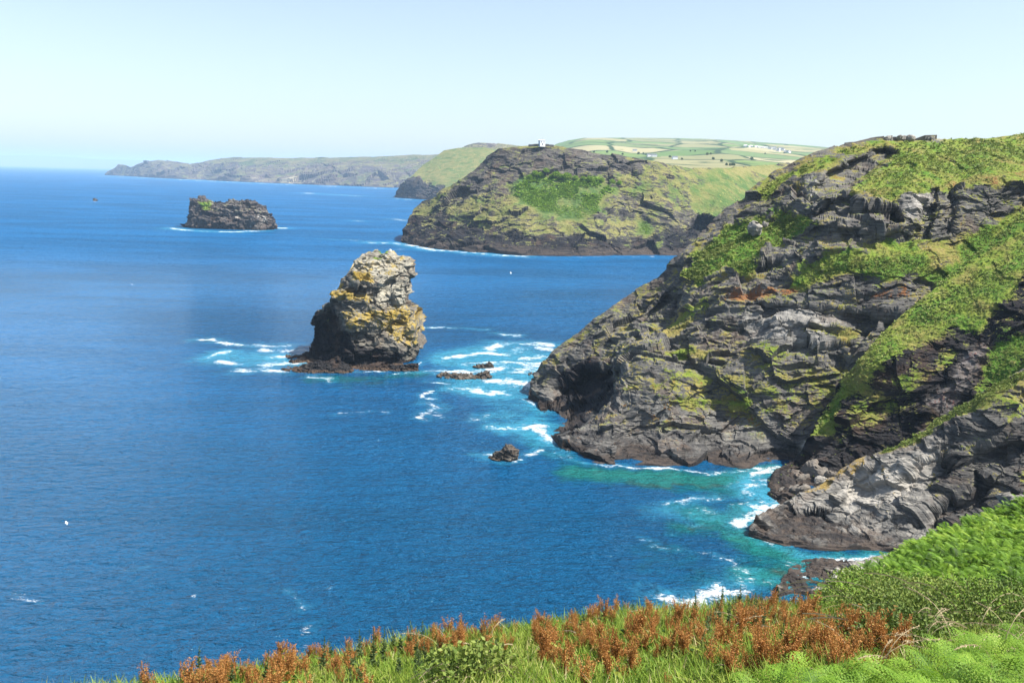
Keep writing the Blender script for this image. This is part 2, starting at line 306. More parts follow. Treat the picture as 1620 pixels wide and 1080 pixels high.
grassShadeH = [([(1225, 285), (1275, 255), (1350, 233), (1420, 214), (1640, 200), (1900, 200), (1900, 292), (1620, 289), (1560, 293), (1500, 298), (1440, 304), (1410, 318), (1385, 326), (1340, 306), (1385, 270), (1425, 242), (1400, 234), (1350, 246), (1300, 262), (1262, 282), (1215, 310), (1175, 338)], 6, (.95, .52, 0, .5)),
 ([(1440, 250), (1530, 236), (1640, 232), (1640, 275), (1540, 280), (1470, 285), (1420, 290)], 10, (1, .62, 0, .5)), ([(1500, 292), (1620, 270), (1640, 284), (1560, 290), (1510, 300)], 5, (1, .35, .25, .3)),
 ([(1080, 440), (1105, 400), (1150, 368), (1200, 346), (1270, 340), (1288, 350), (1262, 362), (1225, 392), (1190, 425), (1140, 440), (1110, 455)], 6, (1.1, .95, 0, .5)),
 ([(1215, 470), (1260, 440), (1310, 405), (1400, 387), (1450, 378), (1500, 388), (1560, 358), (1640, 322), (1700, 330), (1640, 420), (1510, 462), (1440, 428), (1380, 442), (1320, 438), (1270, 455)], 6, (1, .58, 0, .5)),
 ([(1330, 425), (1400, 405), (1480, 410), (1560, 370), (1560, 420), (1500, 460), (1450, 430), (1380, 440)], 6, (1.1, .95, 0, .5)),
 ([(1150, 465), (1240, 448), (1260, 462), (1150, 480)], 5, (.55, .05, .55, .5)), ([(1370, 460), (1430, 455), (1440, 475), (1375, 475)], 5, (.4, .05, .45, .5)),
 ([(1020, 640), (1080, 630), (1190, 636), (1185, 655), (1100, 656), (1040, 650)], 4, (1., .55, 0, .5)), ([(1070, 590), (1170, 600), (1235, 612), (1225, 632), (1120, 622), (1040, 612)], 6, (.62, .3, 0, .5)),
 ([(1045, 552), (1140, 556), (1120, 570), (1050, 568)], 4, (.9, .3, 0, .5)), ([(1240, 525), (1345, 520), (1372, 528), (1340, 540), (1245, 538)], 4, (1, .35, 0, .5)),
 ([(1185, 560), (1240, 575), (1290, 572), (1330, 590), (1320, 630), (1270, 640), (1225, 600)], 7, (.6, .3, 0, .5)), ([(1045, 545), (1060, 510), (1120, 470), (1145, 472), (1120, 495), (1080, 520)], 5, (.8, .28, 0, .5)),
 ([(1160, 500), (1290, 505), (1340, 520), (1250, 520), (1170, 515)], 4, (.05, .3, 0, .66)), ([(1170, 520), (1320, 535), (1330, 560), (1210, 545)], 4, (.1, .3, 0, .6)),
 ([(1430, 320), (1455, 308), (1470, 312), (1458, 345), (1440, 342)], 3, (0, .3, 0, .7)), ([(1275, 285), (1292, 280), (1292, 306), (1275, 306)], 3, (.3, .3, 0, .65)),
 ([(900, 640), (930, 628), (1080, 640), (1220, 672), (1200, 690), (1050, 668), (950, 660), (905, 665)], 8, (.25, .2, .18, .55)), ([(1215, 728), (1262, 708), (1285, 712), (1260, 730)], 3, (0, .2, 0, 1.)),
 ([(835, 672), (1000, 690), (1260, 700), (1260, 760), (835, 760)], 8, (.1, .2, .05, .38)), ([(866, 668), (884, 612), (935, 575), (975, 580), (968, 622), (935, 655), (905, 680)], 5, (-.3, .2, 0, -.3)),  # last patch paints the cave's shade into the rock colour
 ([(1400, 217), (1450, 212), (1500, 218), (1490, 226), (1440, 224), (1400, 228)], 3, (.35, .2, 0, .7)), ([(1455, 386), (1515, 380), (1520, 420), (1480, 425)], 5, (.8, .15, 0, .55))]
def maskH(px, py, P, N): return paint(px, py, P, (.33, .24, 0, .5), grassShadeH)
def dispH(px, py, P, N, m):
    g = np.clip(m[..., 0], 0, 1); r = 1-sst(.55, .95, g); return rock_disp(P, (-.2, .12, 1), 1., 1)*(.22+.78*r)+(1-r)*tuft_disp(P)*1.2
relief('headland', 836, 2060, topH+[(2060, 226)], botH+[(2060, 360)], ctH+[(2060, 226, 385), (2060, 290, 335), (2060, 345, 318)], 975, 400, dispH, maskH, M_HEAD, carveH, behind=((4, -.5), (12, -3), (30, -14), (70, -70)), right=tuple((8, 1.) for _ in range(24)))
# ---- ridge with the grassy strip and the shaded gully wall
topG = [(1214, 770), (1222, 752), (1245, 736), (1270, 712), (1300, 655), (1330, 604), (1360, 568), (1400, 522), (1440, 487), (1480, 455), (1520, 420), (1560, 390), (1600, 352), (1640, 318), (1720, 258)]
botG = [(1214, 782), (1235, 798), (1260, 806), (1300, 800), (1350, 780), (1400, 760), (1500, 700), (1620, 640), (1720, 590)]
ctG = [S(1214, 778), S(1235, 797), S(1222, 760), (1245, 736, 243), (1300, 655, 250), (1330, 604, 251), (1400, 522, 257), (1480, 455, 265), (1560, 390, 275), (1640, 318, 286), (1720, 258, 294),
 (1400, 570, 245), (1340, 640, 246), (1500, 528, 250), (1560, 470, 256), (1620, 430, 259), (1720, 380, 258), (1500, 655, 234), (1400, 700, 234), (1320, 740, 232), (1280, 770, 229), (1600, 560, 236), (1620, 620, 227), (1720, 560, 226), (1300, 700, 240), (1260, 770, 231), (1450, 620, 239)]
grG = [([(1290, 690), (1325, 600), (1400, 515), (1480, 450), (1640, 310), (1740, 240), (1980, 140), (1980, 300), (1740, 380), (1625, 440), (1590, 490), (1545, 520), (1480, 535), (1430, 560), (1380, 600), (1340, 640), (1320, 680)], 6, (1, .62, 0, .5)),
 ([(1480, 450), (1640, 310), (1740, 260), (1740, 330), (1600, 410), (1480, 480), (1400, 530)], 7, (1.1, .42, 0, .5)), ([(1540, 400), (1640, 312), (1700, 280), (1600, 365), (1520, 430), (1470, 462)], 4, (1.1, .95, 0, .5)),
 ([(1440, 500), (1530, 450), (1600, 420), (1600, 450), (1500, 510), (1440, 530)], 7, (1., .85, 0, .5)),
 ([(1340, 640), (1420, 590), (1500, 560), (1510, 585), (1440, 620), (1370, 680), (1340, 690)], 7, (.62, .4, 0, .5)), ([(1555, 560), (1590, 530), (1640, 520), (1640, 620), (1560, 630)], 9, (.95, .95, 0, .5)),
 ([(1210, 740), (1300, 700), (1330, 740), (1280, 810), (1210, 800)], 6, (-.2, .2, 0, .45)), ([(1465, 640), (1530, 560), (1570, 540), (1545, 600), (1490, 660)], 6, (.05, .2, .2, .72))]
def maskG(px, py, P, N): return paint(px, py, P, (.16, .3, 0, .28), grG, 6.)  # low base tone adds painted shade to the wall
def dispG(px, py, P, N, m):
    g = np.clip(m[..., 0], 0, 1); r = 1-sst(.55, .95, g); return rock_disp(P, (-.55, .15, 1), .8, 101)*(.2+.8*r)+(1-r)*tuft_disp(P)
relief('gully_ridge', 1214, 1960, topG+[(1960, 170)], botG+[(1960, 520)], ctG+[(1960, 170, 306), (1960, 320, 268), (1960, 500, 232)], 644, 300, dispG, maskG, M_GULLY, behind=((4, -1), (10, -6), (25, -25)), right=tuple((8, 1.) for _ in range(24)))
# ---- near promontory
topP = [(1184, 842), (1200, 826), (1230, 803), (1260, 788), (1300, 768), (1330, 746), (1370, 729), (1420, 708), (1460, 686), (1500, 656), (1540, 632), (1580, 610), (1620, 585), (1720, 520)]
botP = [(1184, 848), (1215, 857), (1240, 864), (1280, 869), (1330, 873), (1390, 873), (1430, 885), (1500, 890), (1720, 850)]
ctP = [S(1184, 846), S(1215, 857), S(1240, 864), S(1280, 869), S(1330, 873), S(1390, 873), (1500, 890, 188.5), (1720, 850, 187), (1230, 803, 210), (1300, 768, 215), (1370, 728, 219), (1460, 686, 219), (1540, 632, 220), (1620, 585, 222), (1720, 520, 224),
 (1250, 836, 203.5), (1300, 822, 202), (1400, 780, 206), (1500, 740, 206), (1600, 700, 206), (1500, 820, 195), (1620, 790, 195), (1720, 700, 204), (1330, 848, 197), (1400, 845, 195), (1350, 775, 210), (1450, 715, 212), (1560, 650, 211)]
carveP = [([(1232, 846), (1250, 822), (1290, 812), (1318, 815), (1316, 834), (1280, 840), (1250, 846)], 7, 3), ([(1328, 800), (1345, 770), (1385, 745), (1400, 750), (1370, 790), (1345, 812)], 3, 4), ([(1420, 770), (1450, 735), (1500, 720), (1520, 745), (1480, 790), (1430, 800)], 5, 5), ([(1430, 840), (1500, 790), (1570, 770), (1570, 800), (1480, 850)], 5, 5), ([(1520, 720), (1590, 690), (1600, 740), (1540, 780)], 4, 5), ([(1330, 845), (1390, 815), (1420, 808), (1395, 828), (1340, 852)], 2, 2)]
grP = [([(1380, 725), (1460, 684), (1540, 630), (1640, 575), (1740, 500), (1740, 560), (1640, 615), (1560, 655), (1480, 695), (1400, 728)], 5, (.85, .3, .0, .5)), ([(1550, 715), (1600, 680), (1680, 650), (1680, 760), (1620, 770), (1600, 740)], 6, (.95, .6, 0, .5)),
 ([(1590, 640), (1640, 610), (1680, 620), (1640, 650), (1600, 665)], 4, (.1, .3, 0, .95)), ([(1250, 790), (1330, 745), (1370, 730), (1375, 745), (1320, 765), (1260, 800)], 4, (.3, .2, .55, .7)), ([(1560, 640), (1620, 600), (1640, 650), (1580, 690)], 6, (.6, .35, 0, .5)),
 ([(1330, 770), (1390, 745), (1440, 735), (1470, 720), (1470, 780), (1400, 810), (1340, 820)], 6, (-.1, .2, 0, .85)), ([(1180, 840), (1240, 800), (1290, 830), (1330, 850), (1440, 860), (1440, 900), (1180, 900)], 6, (-.3, .2, 0, .4)), ([(1500, 700), (1640, 640), (1700, 640), (1700, 820), (1480, 860), (1480, 780)], 12, (.15, .3, 0, .4))]
def maskP(px, py, P, N): return paint(px, py, P, (.05, .2, 0, .6), grP, 5.)
def dispP(px, py, P, N, m):
    g = np.clip(m[..., 0], 0, 1); r = 1-sst(.55, .95, g); return rock_disp(P, (-.5, .25, 1), .62, 201, 14)*(.25+.75*r)+(1-r)*tuft_disp(P)*.7+1.3
relief('promontory', 1184, 1960, topP+[(1960, 420)], botP+[(1960, 820)], ctP+[(1960, 420, 232), (1960, 640, 212), (1960, 810, 192)], 660, 300, dispP, maskP, M_PROM, carveP, behind=((3, -.8), (7, -4), (16, -16)), zmin=.7, right=tuple((8, 1.) for _ in range(24)))
# ---- shore platform
topF = [(1225, 935), (1245, 918), (1270, 903), (1300, 894), (1340, 890), (1400, 884), (1460, 880)]
ctF = [S(1225, 940), (1245, 918, 176), (1300, 894, 181), (1400, 884, 180), (1460, 880, 178), (1300, 960, 160), (1460, 960, 156), (1225, 960, 162), (1380, 920, 168)]
relief('shore_ledge', 1225, 1460, topF, [(1225, 950), (1460, 960)], ctF, 190, 90, lambda px, py, P, N, m: rock_disp(P, (-.3, .35, 1), .3, 301, 20)+1.1, lambda px, py, P, N: paint(px, py, P, (-.3, .2, 0, .75), [([(1225, 950), (1240, 915), (1290, 900), (1310, 915), (1270, 945)], 6, (-.3, .2, .35, .5))]), M_PROM, behind=((1, -1), (3, -4)), zmin=.3, right=tuple((5, -.5) for _ in range(10)))
# ---- far headland with the lookout
topW = [(634, 378), (640, 366), (650, 345), (654, 330), (668, 318), (690, 312), (700, 302), (715, 295), (740, 280), (757, 265), (772, 248), (790, 236), (830, 231), (880, 231), (920, 235), (960, 245), (1000, 252), (1040, 257), (1070, 262), (1100, 266), (1140, 266), (1200, 262), (1260, 258), (1340, 255)]
botW = [(634, 384), (660, 390), (700, 395), (760, 401), (820, 404), (900, 405), (1000, 404), (1060, 404), (1110, 402), (1340, 400)]
ctW = [S(*q) for q in botW[:8]]+[(1110, 402, seaY(1060, 404)), (1340, 400, 1000), (668, 318, 1130), (715, 295, 1120), (757, 265, 1130), (790, 236, 1120), (860, 231, 1120), (920, 235, 1105), (960, 245, 1100), (1040, 257, 1105), (1100, 264, 1150), (1200, 262, 1300), (1340, 255, 1500),
 (720, 340, 1050), (790, 285, 1085), (850, 278, 1075), (920, 272, 1072), (980, 280, 1070), (800, 330, 1020), (870, 320, 1030), (950, 320, 1030), (870, 365, 975), (780, 370, 990), (700, 365, 1030), (1000, 340, 1030), (960, 370, 985), (1040, 290, 1075), (1060, 330, 1040), (1150, 300, 1120), (1105, 360, 1050), (1130, 380, 1020)]
grW = [([(815, 300), (830, 270), (870, 275), (960, 280), (990, 300), (960, 320), (930, 345), (900, 352), (860, 340), (810, 325)], 7, (1.1, .8, 0, .5)), ([(960, 280), (1010, 262), (1100, 265), (1250, 260), (1340, 255), (1340, 330), (1120, 340), (1080, 330), (1030, 330), (1000, 310)], 6, (.7, .36, 0, .5)),
 ([(1090, 300), (1140, 270), (1200, 285), (1240, 300), (1150, 360), (1110, 340)], 8, (1., .62, 0, .5)), ([(1150, 270), (1200, 262), (1260, 262), (1230, 280)], 4, (1.2, 0, 0, .5)),
 ([(775, 240), (830, 228), (900, 228), (960, 240), (1010, 262), (1000, 280), (950, 272), (880, 275), (830, 280), (790, 290), (765, 310), (720, 320), (700, 330), (740, 285)], 6, (.2, .35, 0, .5)), ([(800, 228), (890, 227), (890, 234), (800, 235)], 3, (.9, .1, 0, .5)),
 ([(700, 330), (760, 315), (810, 320), (860, 345), (920, 355), (980, 350), (1010, 340), (1000, 375), (900, 380), (800, 365), (720, 350)], 6, (.66, .22, 0, .5)), ([(630, 350), (700, 345), (780, 362), (860, 378), (980, 382), (1060, 370), (1120, 340), (1140, 420), (630, 420)], 6, (.1, .2, 0, .12)),
 ([(986, 390), (998, 388), (996, 400), (984, 400)], 4, (.6, .6, .45, .5)), ([(1034, 388), (1046, 386), (1044, 400), (1036, 402)], 4, (.6, .6, .45, .5)), ([(1012, 362), (1020, 354), (1030, 360), (1024, 372)], 6, (.9, .8, 0, .5)), ([(655, 340), (690, 314), (715, 296), (710, 310), (670, 340)], 3, (.85, .2, 0, .5))]
carveW = [([(1082, 402), (1090, 350), (1112, 340), (1140, 350), (1140, 402)], 40, 4), ([(950, 250), (1000, 262), (1010, 285), (960, 270)], 5, 4)]
relief('far_headland', 634, 1340, topW, botW, ctW, 620, 190, lambda px, py, P, N, m: .72*rock_disp(P, (.25, .1, 1), 2.5, 401)*(.15+.85*(1-sst(.5, .9, m[..., 0])))+1.*fbm(P/9, 3, 409), lambda px, py, P, N: paint(px, py, P, (.46, .3, 0, .5), grW, 28.), M_FARHEAD, carveW, behind=((20, -2), (60, -10), (160, -110)), below=((-2, -4), (-6, -20)))
# ---- coast behind it
relief('green_point', 626, 860, [(626, 303), (634, 292), (650, 280), (668, 262), (690, 248), (702, 238), (725, 234), (765, 233), (800, 240), (860, 250)], [(626, 312), (660, 315), (700, 317), (760, 321), (860, 325)],
 [S(626, 312), S(660, 315), S(700, 317), S(760, 321), (860, 325, 2700), (668, 262, 3250), (702, 238, 3350), (765, 233, 3300), (860, 250, 3200), (640, 294, 3080), (700, 295, 2960), (760, 290, 2950), (700, 265, 3150)], 260, 90,
 lambda px, py, P, N, m: rock_disp(P, (.2, .1, 1), 5., 501)*(.1+.9*(1-sst(.4, .8, m[..., 0]))), lambda px, py, P, N: paint(px, py, P, (.9, .42, 0, .5), [([(620, 297), (640, 293), (664, 288), (700, 295), (705, 330), (620, 330)], 4, (-.6, .2, 0, .25)), ([(630, 292), (665, 268), (690, 262), (700, 285), (660, 286)], 5, (1, .3, 0, .5))], 60), M_FARHEAD, behind=((60, -5), (200, -30), (500, -200)), below=((-5, -10), (-10, -30)))
relief('far_hill', 725, 900, [(725, 236), (740, 229), (760, 226), (785, 227), (820, 231), (900, 240)], [(725, 250), (900, 260)], [(725, 236, 4300), (760, 226, 4400), (900, 240, 4300), (725, 250, 4000), (900, 260, 3800)], 90, 30, lambda px, py, P, N, m: rock_disp(P, (.2, .1, 1), 6., 521)*.5, lambda px, py, P, N: paint(px, py, P, (.9, .2, 0, .5), [([(720, 240), (745, 226), (785, 226), (800, 234), (740, 236)], 4, (.1, .2, 0, .5))], 60), M_COAST, behind=((100, -5), (600, -200)))
relief('far_coast', 166, 800, [(166, 275), (172, 269), (185, 264), (197, 261), (205, 263), (215, 259), (232, 256), (250, 253), (270, 256), (300, 259), (318, 257), (340, 252), (370, 249), (420, 250), (480, 250), (560, 249), (640, 247), (700, 244), (740, 241), (800, 241)], [(166, 277), (200, 278.5), (300, 284), (400, 288.5), (500, 292.5), (620, 297), (700, 299), (800, 301)],
 [S(166, 277), S(200, 278.5), S(300, 284), S(400, 288.5), S(500, 292.5), S(620, 297), S(700, 299), S(800, 301), (197, 261, 8300), (250, 253, 8000), (300, 259, 7600), (370, 249, 7300), (480, 250, 6800), (640, 247, 6200), (740, 241, 6000), (800, 241, 5800), (250, 270, 7400), (370, 268, 6700), (500, 270, 6200), (640, 270, 5700)], 700, 90,
 lambda px, py, P, N, m: (.2+.3*sst(0, 60, 150-P[..., 2]))*rock_disp(P, (.2, .1, 1), 15., 541, 9, 5.), lambda px, py, P, N: paint(px, py, P, (.26, .3, 0, .5), [([(330, 254), (420, 247), (800, 238), (800, 250), (500, 256), (340, 262)], 3, (.9, .3, 0, .5)), ([(400, 285), (500, 289), (505, 294), (400, 290)], 2, (0, 0, .5, .6))], 120), M_COAST, behind=((300, -10), (1500, -60), (3000, -300)), below=((-20, -30),))
def field_mat(name, kx, ky, rot, hedge=.02, pale=.5):
    t = NT(name); p = t.pos(); q = t.map(p, (kx, ky, 0), (0, 0, rot)); w = t.n('ShaderNodeVectorMath', operation='ADD'); ns = t.n('ShaderNodeTexNoise'); t.set(ns.inputs['Vector'], q); ns.inputs['Scale'].default_value = .8
    sc2 = t.n('ShaderNodeVectorMath', operation='SCALE'); t.t.links.new(ns.outputs['Color'], sc2.inputs[0]); sc2.inputs['Scale'].default_value = .5
    t.t.links.new(q, w.inputs[0]); t.t.links.new(sc2.outputs[0], w.inputs[1]); q = w.outputs[0]
    d = t.n('ShaderNodeTexVoronoi', feature='F1', distance='CHEBYCHEV'); t.set(d.inputs['Vector'], q); d.inputs['Scale'].default_value = 1.; d.inputs['Randomness'].default_value = .6
    e = t.n('ShaderNodeSeparateColor'); t.set(e.inputs[0], d.outputs['Color'])
    e2 = t.n('ShaderNodeTexVoronoi', feature='DISTANCE_TO_EDGE'); t.set(e2.inputs['Vector'], q); e2.inputs['Scale'].default_value = 1.; e2.inputs['Randomness'].default_value = .6
    c = t.ramp(e.outputs[0], [(0, (.09, .16, .045)), (.25, (.14, .2, .06)), (.5, (.12, .185, .07)), (.66, (.17, .18, .085)), (.8, (.29, .26, .135)), (1, (.36, .32, .19))])
    c = t.mix(t.M('MULTIPLY', t.noise(p, .02, 4), .3), c, (.1, .12, .05))
    c = t.mix(t.M('SUBTRACT', 1., t.step(hedge*.5, hedge*1.4, e2.outputs[0])), c, (.03, .055, .022))
    c = t.mix(t.step(.58, .66, t.noise(p, .006, 5, .6)), c, (.035, .065, .025))
    return t.done(t.bsdf(c, .95, None, .1))
M_FIELD = field_mat('farm_fields', 1/210., 1/400., R(20), .05)
relief('farmland_hill', 850, 1420, [(850, 246), (866, 236), (880, 228), (900, 222), (925, 218.5), (1000, 218), (1080, 219), (1150, 221.5), (1200, 225), (1260, 229), (1320, 234), (1420, 242)], [(850, 262), (1000, 275), (1420, 280)],
 [(866, 236, 4200), (925, 218, 4700), (1000, 218, 4900), (1150, 221, 5000), (1320, 234, 4900), (1420, 242, 4800), (850, 262, 2400), (1000, 272, 1850), (1420, 278, 1900), (1000, 245, 2800), (1200, 245, 2900), (1350, 250, 3000), (1100, 230, 3900), (1000, 230, 3800), (1200, 234, 3950)], 300, 90, lambda px, py, P, N, m: 9*fbm(P/260, 3, 3), lambda px, py, P, N: paint(px, py, P, (0, 0, 0, 0), []), M_FIELD, behind=((200, -5), (900, -120)), below=((-80, -30),), smooth=True)
M_DIST = plain_mat('distant_land', (.17, .18, .13), .95, .6, .0012)
relief('distant_coast', -120, 360, [(-120, 243), (0, 246), (60, 246.5), (120, 249), (180, 252.5), (260, 255), (310, 259), (360, 266)], [(-120, 259.6), (0, 262.4), (360, 272.5)],
 [(-120, 259.6, 30000), (0, 262.4, 29500), (360, 272.5, 27000), (0, 246, 33000), (180, 252.5, 32000), (360, 266, 28000), (-120, 243, 33500)], 160, 24, lambda px, py, P, N, m: 90*fbm(P/1500, 3, 8), lambda px, py, P, N: paint(px, py, P, (0, 0, 0, 0), []), M_DIST, behind=((900, -20), (4000, -350)), below=((-50, -60),), smooth=True)
#@@NEXT
# ------------------------------------------------------------------ sea stack (front surveyed, back mirrored)
def closed_rock(name, rows, ctrl, Yc, mat, disp, mask, ns=260, ny=300, carve=(), parent=None):
    rows = np.array(rows, float); yy = np.linspace(rows[-1, 0], rows[0, 0], ny)   # bottom to top
    o_ = np.argsort(rows[:, 0]); xl = np.interp(yy, rows[o_, 0], rows[o_, 1]); xr = np.interp(yy, rows[o_, 0], rows[o_, 2])
    s = np.linspace(0, 1, ns); s = s*s*(3-2*s)*.6+s*.4
    px = xl[:, None]+(xr-xl)[:, None]*s; py = np.broadcast_to(yy[:, None], px.shape).copy()
    Y = tps(ctrl)(px, py); e = 1-np.sqrt(np.clip(1-(2*s-1)**2, 0, 1)); wid = (xr-xl)[:, None]*Yc/F
    Y = Y+e[None]*wid*.22
    P = at(px, py, Y)
    for poly, push, soft in carve:
        d = ray(px, py); d /= np.linalg.norm(d, axis=-1, keepdims=True)
        P = P+d*(push*sst(-soft, soft, sdpoly(px, py, poly)+fbm(P/3., 3, 31)*soft*.8))[..., None]
    N = gnormals(P); N = np.where((np.sum(N*(CAM-P), -1) < 0)[..., None], -N, N)
    mk = mask(px, py, P, N)
    Bk = P[:, 1:-1][:, ::-1].copy(); edge = np.maximum(P[:, :1, 1], P[:, -1:, 1])+2
    Bk[..., 1] = edge+np.maximum(edge-Bk[..., 1], 0)*.8; NB = N[:, 1:-1][:, ::-1]*np.array([1, -1, 1])
    A = np.concatenate([P, Bk], 1); NN = np.concatenate([N, NB], 1); MK = np.concatenate([mk, mk[:, 1:-1][:, ::-1]], 1)
    D = disp(None, None, A, NN, MK); A = A+NN*D[..., None]
    c = A[-1].mean(0); last = [A, (A[-1:]*.6+c*.4)-[0, 0, .3], (A[-1:]*.05+c*.95)-[0, 0, .6]]
    bot = A[:1].copy(); bot[..., 2] -= 4
    A = np.concatenate([bot]+last); MK = np.concatenate([MK[:1], MK, MK[-1:], MK[-1:]])
    o = link(name, gridmesh(name, A, mat, {'mask': MK}, wrap=True), parent)
    GRID[name] = (px, py, A[1:ny+1, :ns], gnormals(A[1:ny+1, :ns]), mk)
    return o
rowsS = [(401, 578, 614), (404, 570, 622), (408, 566, 640), (412, 560, 646), (420, 558, 651), (430, 553, 653), (440, 549, 649), (452, 541, 647), (462, 531, 646), (475, 522, 648), (485, 512, 648), (497, 500, 648), (510, 494, 656), (520, 497, 660), (530, 498, 661), (545, 497, 664), (555, 494, 664), (562, 486, 663), (566, 476, 661), (570, 470, 658), (574, 466, 652), (580, 454, 640), (584, 450, 630), (588, 448, 628)]
ctS = [S(560, 584), S(500, 588), (455, 586, seaY(455, 586)), S(630, 582), (664, 568, seaY(660, 572)), (494, 510, 384), (520, 500, 373), (545, 490, 364.5), (540, 540, 366), (580, 560, 363), (600, 520, 366), (655, 510, 372), (560, 445, 369), (590, 402, 383), (640, 410, 384), (610, 445, 373), (550, 465, 367), (560, 480, 367), (620, 480, 370), (500, 540, 385), (520, 540, 374), (500, 560, 376), (480, 570, 368), (640, 550, 368), (645, 440, 378), (575, 420, 375)]
carveS = [([(552, 442), (575, 455), (600, 458), (612, 445), (625, 442), (605, 468), (570, 470), (545, 462), (538, 452)], 2.6, 2.5), ([(535, 480), (560, 482), (590, 476), (592, 483), (560, 490), (540, 492)], 1.4, 2), ([(515, 490), (540, 502), (546, 540), (535, 562), (500, 562), (502, 510)], 5, 4),
 ([(555, 528), (590, 516), (622, 522), (615, 535), (560, 545)], 2.2, 3), ([(545, 565), (625, 565), (632, 575), (560, 578), (545, 573)], 2.5, 2), ([(612, 412), (640, 420), (630, 430), (612, 424)], 1.5, 2)]
liShadeS = [([(560, 400), (640, 402), (650, 425), (620, 440), (590, 450), (560, 445), (550, 430)], 5, (0, .2, .3, .85)), ([(556, 428), (585, 432), (585, 446), (566, 446)], 3, (0, .2, .8, .7)), ([(530, 450), (546, 448), (548, 454), (532, 456)], 2, (0, .2, .9, .7)), ([(527, 458), (545, 460), (590, 468), (588, 478), (555, 476), (530, 470)], 3, (0, .2, .62, .75)),
 ([(540, 492), (600, 485), (645, 488), (662, 515), (655, 545), (630, 545), (600, 520), (550, 520)], 6, (0, .25, .5, .66)), ([(610, 488), (645, 480), (650, 510), (610, 520)], 4, (0, .2, .55, .7)), ([(598, 440), (640, 440), (645, 480), (600, 480)], 5, (0, .2, .12, .85)),
 ([(585, 403), (608, 404), (604, 412), (588, 410)], 2, (1.3, .95, 0, .5)), ([(440, 545), (545, 525), (560, 545), (640, 560), (660, 590), (440, 595)], 4, (0, .2, -.6, -.1)), ([(440, 500), (530, 490), (545, 560), (440, 580)], 5, (0, .2, -.6, .0))]  # left flank darkened as painted shade; the black base is the rock's own colour
stack = closed_rock('sea_stack', rowsS, ctS, 366, M_STACK, lambda px, py, P, N, m: (.8*fbm(P/9, 3, 601)+1.6*strata(P, (.3, -.35, 1), 3.1, 611, 9)+1.0*strata(P, (.3, -.35, 1), 1., 612, 4)+facet(P, 8., 620, .34, .22, 1.3)+facet(P, 3.4, 630, .32, .24)+facet(P, 1.4, 640, .2, .14)-.3), lambda px, py, P, N: paint(px, py, P, (-.5, .2, 0, .55), liShadeS, 3.), carve=carveS)
tag(stack, 'tall leaning rock stack crusted with yellow lichen, standing alone in the water off the headland', 'sea stack')
# ------------------------------------------------------------------ islets: crest outline along x, cliffs all round
def islet(name, outline, base, Y, depth, mat, label, cat, nx=160, nv=90, k=1., prof=((-1, -.35), (-.93, .0), (-.86, .38), (-.7, .68), (-.45, .88), (0, 1), (.5, .85), (.85, .4), (1, -.3)), mask=(0, .2, 0, .5), polys=(), group=None, s=0, dk=1., bed=(.2, 0, 1)):
    ol = np.array(outline, float); x = np.linspace(ol[0, 0], ol[-1, 0], nx); v = np.linspace(-1, 1, nv)[:, None]
    top = at(x, np.interp(x, ol[:, 0], ol[:, 1]), Y)
    e = (x-ol[0, 0])/(ol[-1, 0]-ol[0, 0]); dh = depth*np.sqrt(np.clip(1-(2*e-1)**4, .02, 1))
    pr = np.array(prof); h = np.interp(v, pr[:, 0], pr[:, 1]); P = np.zeros((nv, nx, 3))
    P[..., 0] = top[:, 0]*(Y+v*dh)/Y; P[..., 1] = Y+v*dh; P[..., 2] = np.maximum(top[:, 2], .3)*h
    N = gnormals(P); N = np.where(N[..., 2:] < 0, -N, N)
    D = k*dk*(1.6*fbm(P/(8*k), 4, s)+1.5*(worley(P/(4.5*k), s+9)[2]-.5)+1.6*strata(P, bed, 2.2*k, s+3, 8*k)+.4*fbm(P/(1.3*k), 3, s+5)); D = D+facet(P, 5*k, s+30, .35, .3)*dk+facet(P, 2*k, s+40, .35, .3)*dk-.4*k*dk; P = P+N*D[..., None]
    px, py = proj(P); mk = paint(px, py, P, mask, polys, 6*k)
    o = link(name, gridmesh(name, P, mat, {'mask': mk})); GRID[name] = (px, py, P, N, mk)
    return tag(o, label, cat, group)
Yi = seaY(368, 363)
isl = islet('rocky_island', [(293, 362), (297, 345), (301, 322), (306, 313), (316, 311), (324, 316), (332, 321), (340, 323), (352, 320), (366, 318), (380, 315), (390, 315), (396, 314), (404, 320), (414, 328), (422, 334), (430, 342), (432, 352), (438, 361)], 0, Yi+28, 34, M_ISLE, 'dark saddle backed rocky island streaked with white droppings, far out in open water', 'island', 300, 170, 2.2,
   polys=[([(345, 335), (420, 335), (430, 345), (418, 352), (400, 345), (350, 345)], 2, (0, .2, .22, .55)), ([(415, 340), (425, 345), (425, 355), (415, 354)], 2, (0, .2, .6, .8)), ([(316, 318), (330, 322), (335, 332), (320, 332)], 3, (.9, .6, 0, .5)), ([(340, 322), (396, 314), (425, 340), (380, 342), (335, 335)], 3, (.3, .2, .05, .6))], s=701)
for ol_, by_, dp_, s_ in [([(446, 589), (458, 584), (475, 579), (492, 573), (508, 570), (522, 572), (540, 578), (560, 583)], 588, 5.5, 721), ([(452, 567), (470, 563), (486, 558), (505, 556), (520, 562)], 567, 4., 722), ([(540, 586), (570, 580), (610, 578), (640, 578), (662, 574)], 585, 3.2, 723)]:
    q_ = islet('ledge', ol_, 0, seaY(ol_[0][0]+30, by_)+dp_*.6, dp_, M_STACK, None, None, 150, 60, .33, prof=((-1, -.5), (-.85, .15), (-.6, .6), (-.2, .95), (.1, 1), (.5, .75), (1, -.4)), mask=(-.6, .2, -.5, .1), s=s_, bed=(.4, .2, 1)); q_.parent = stack
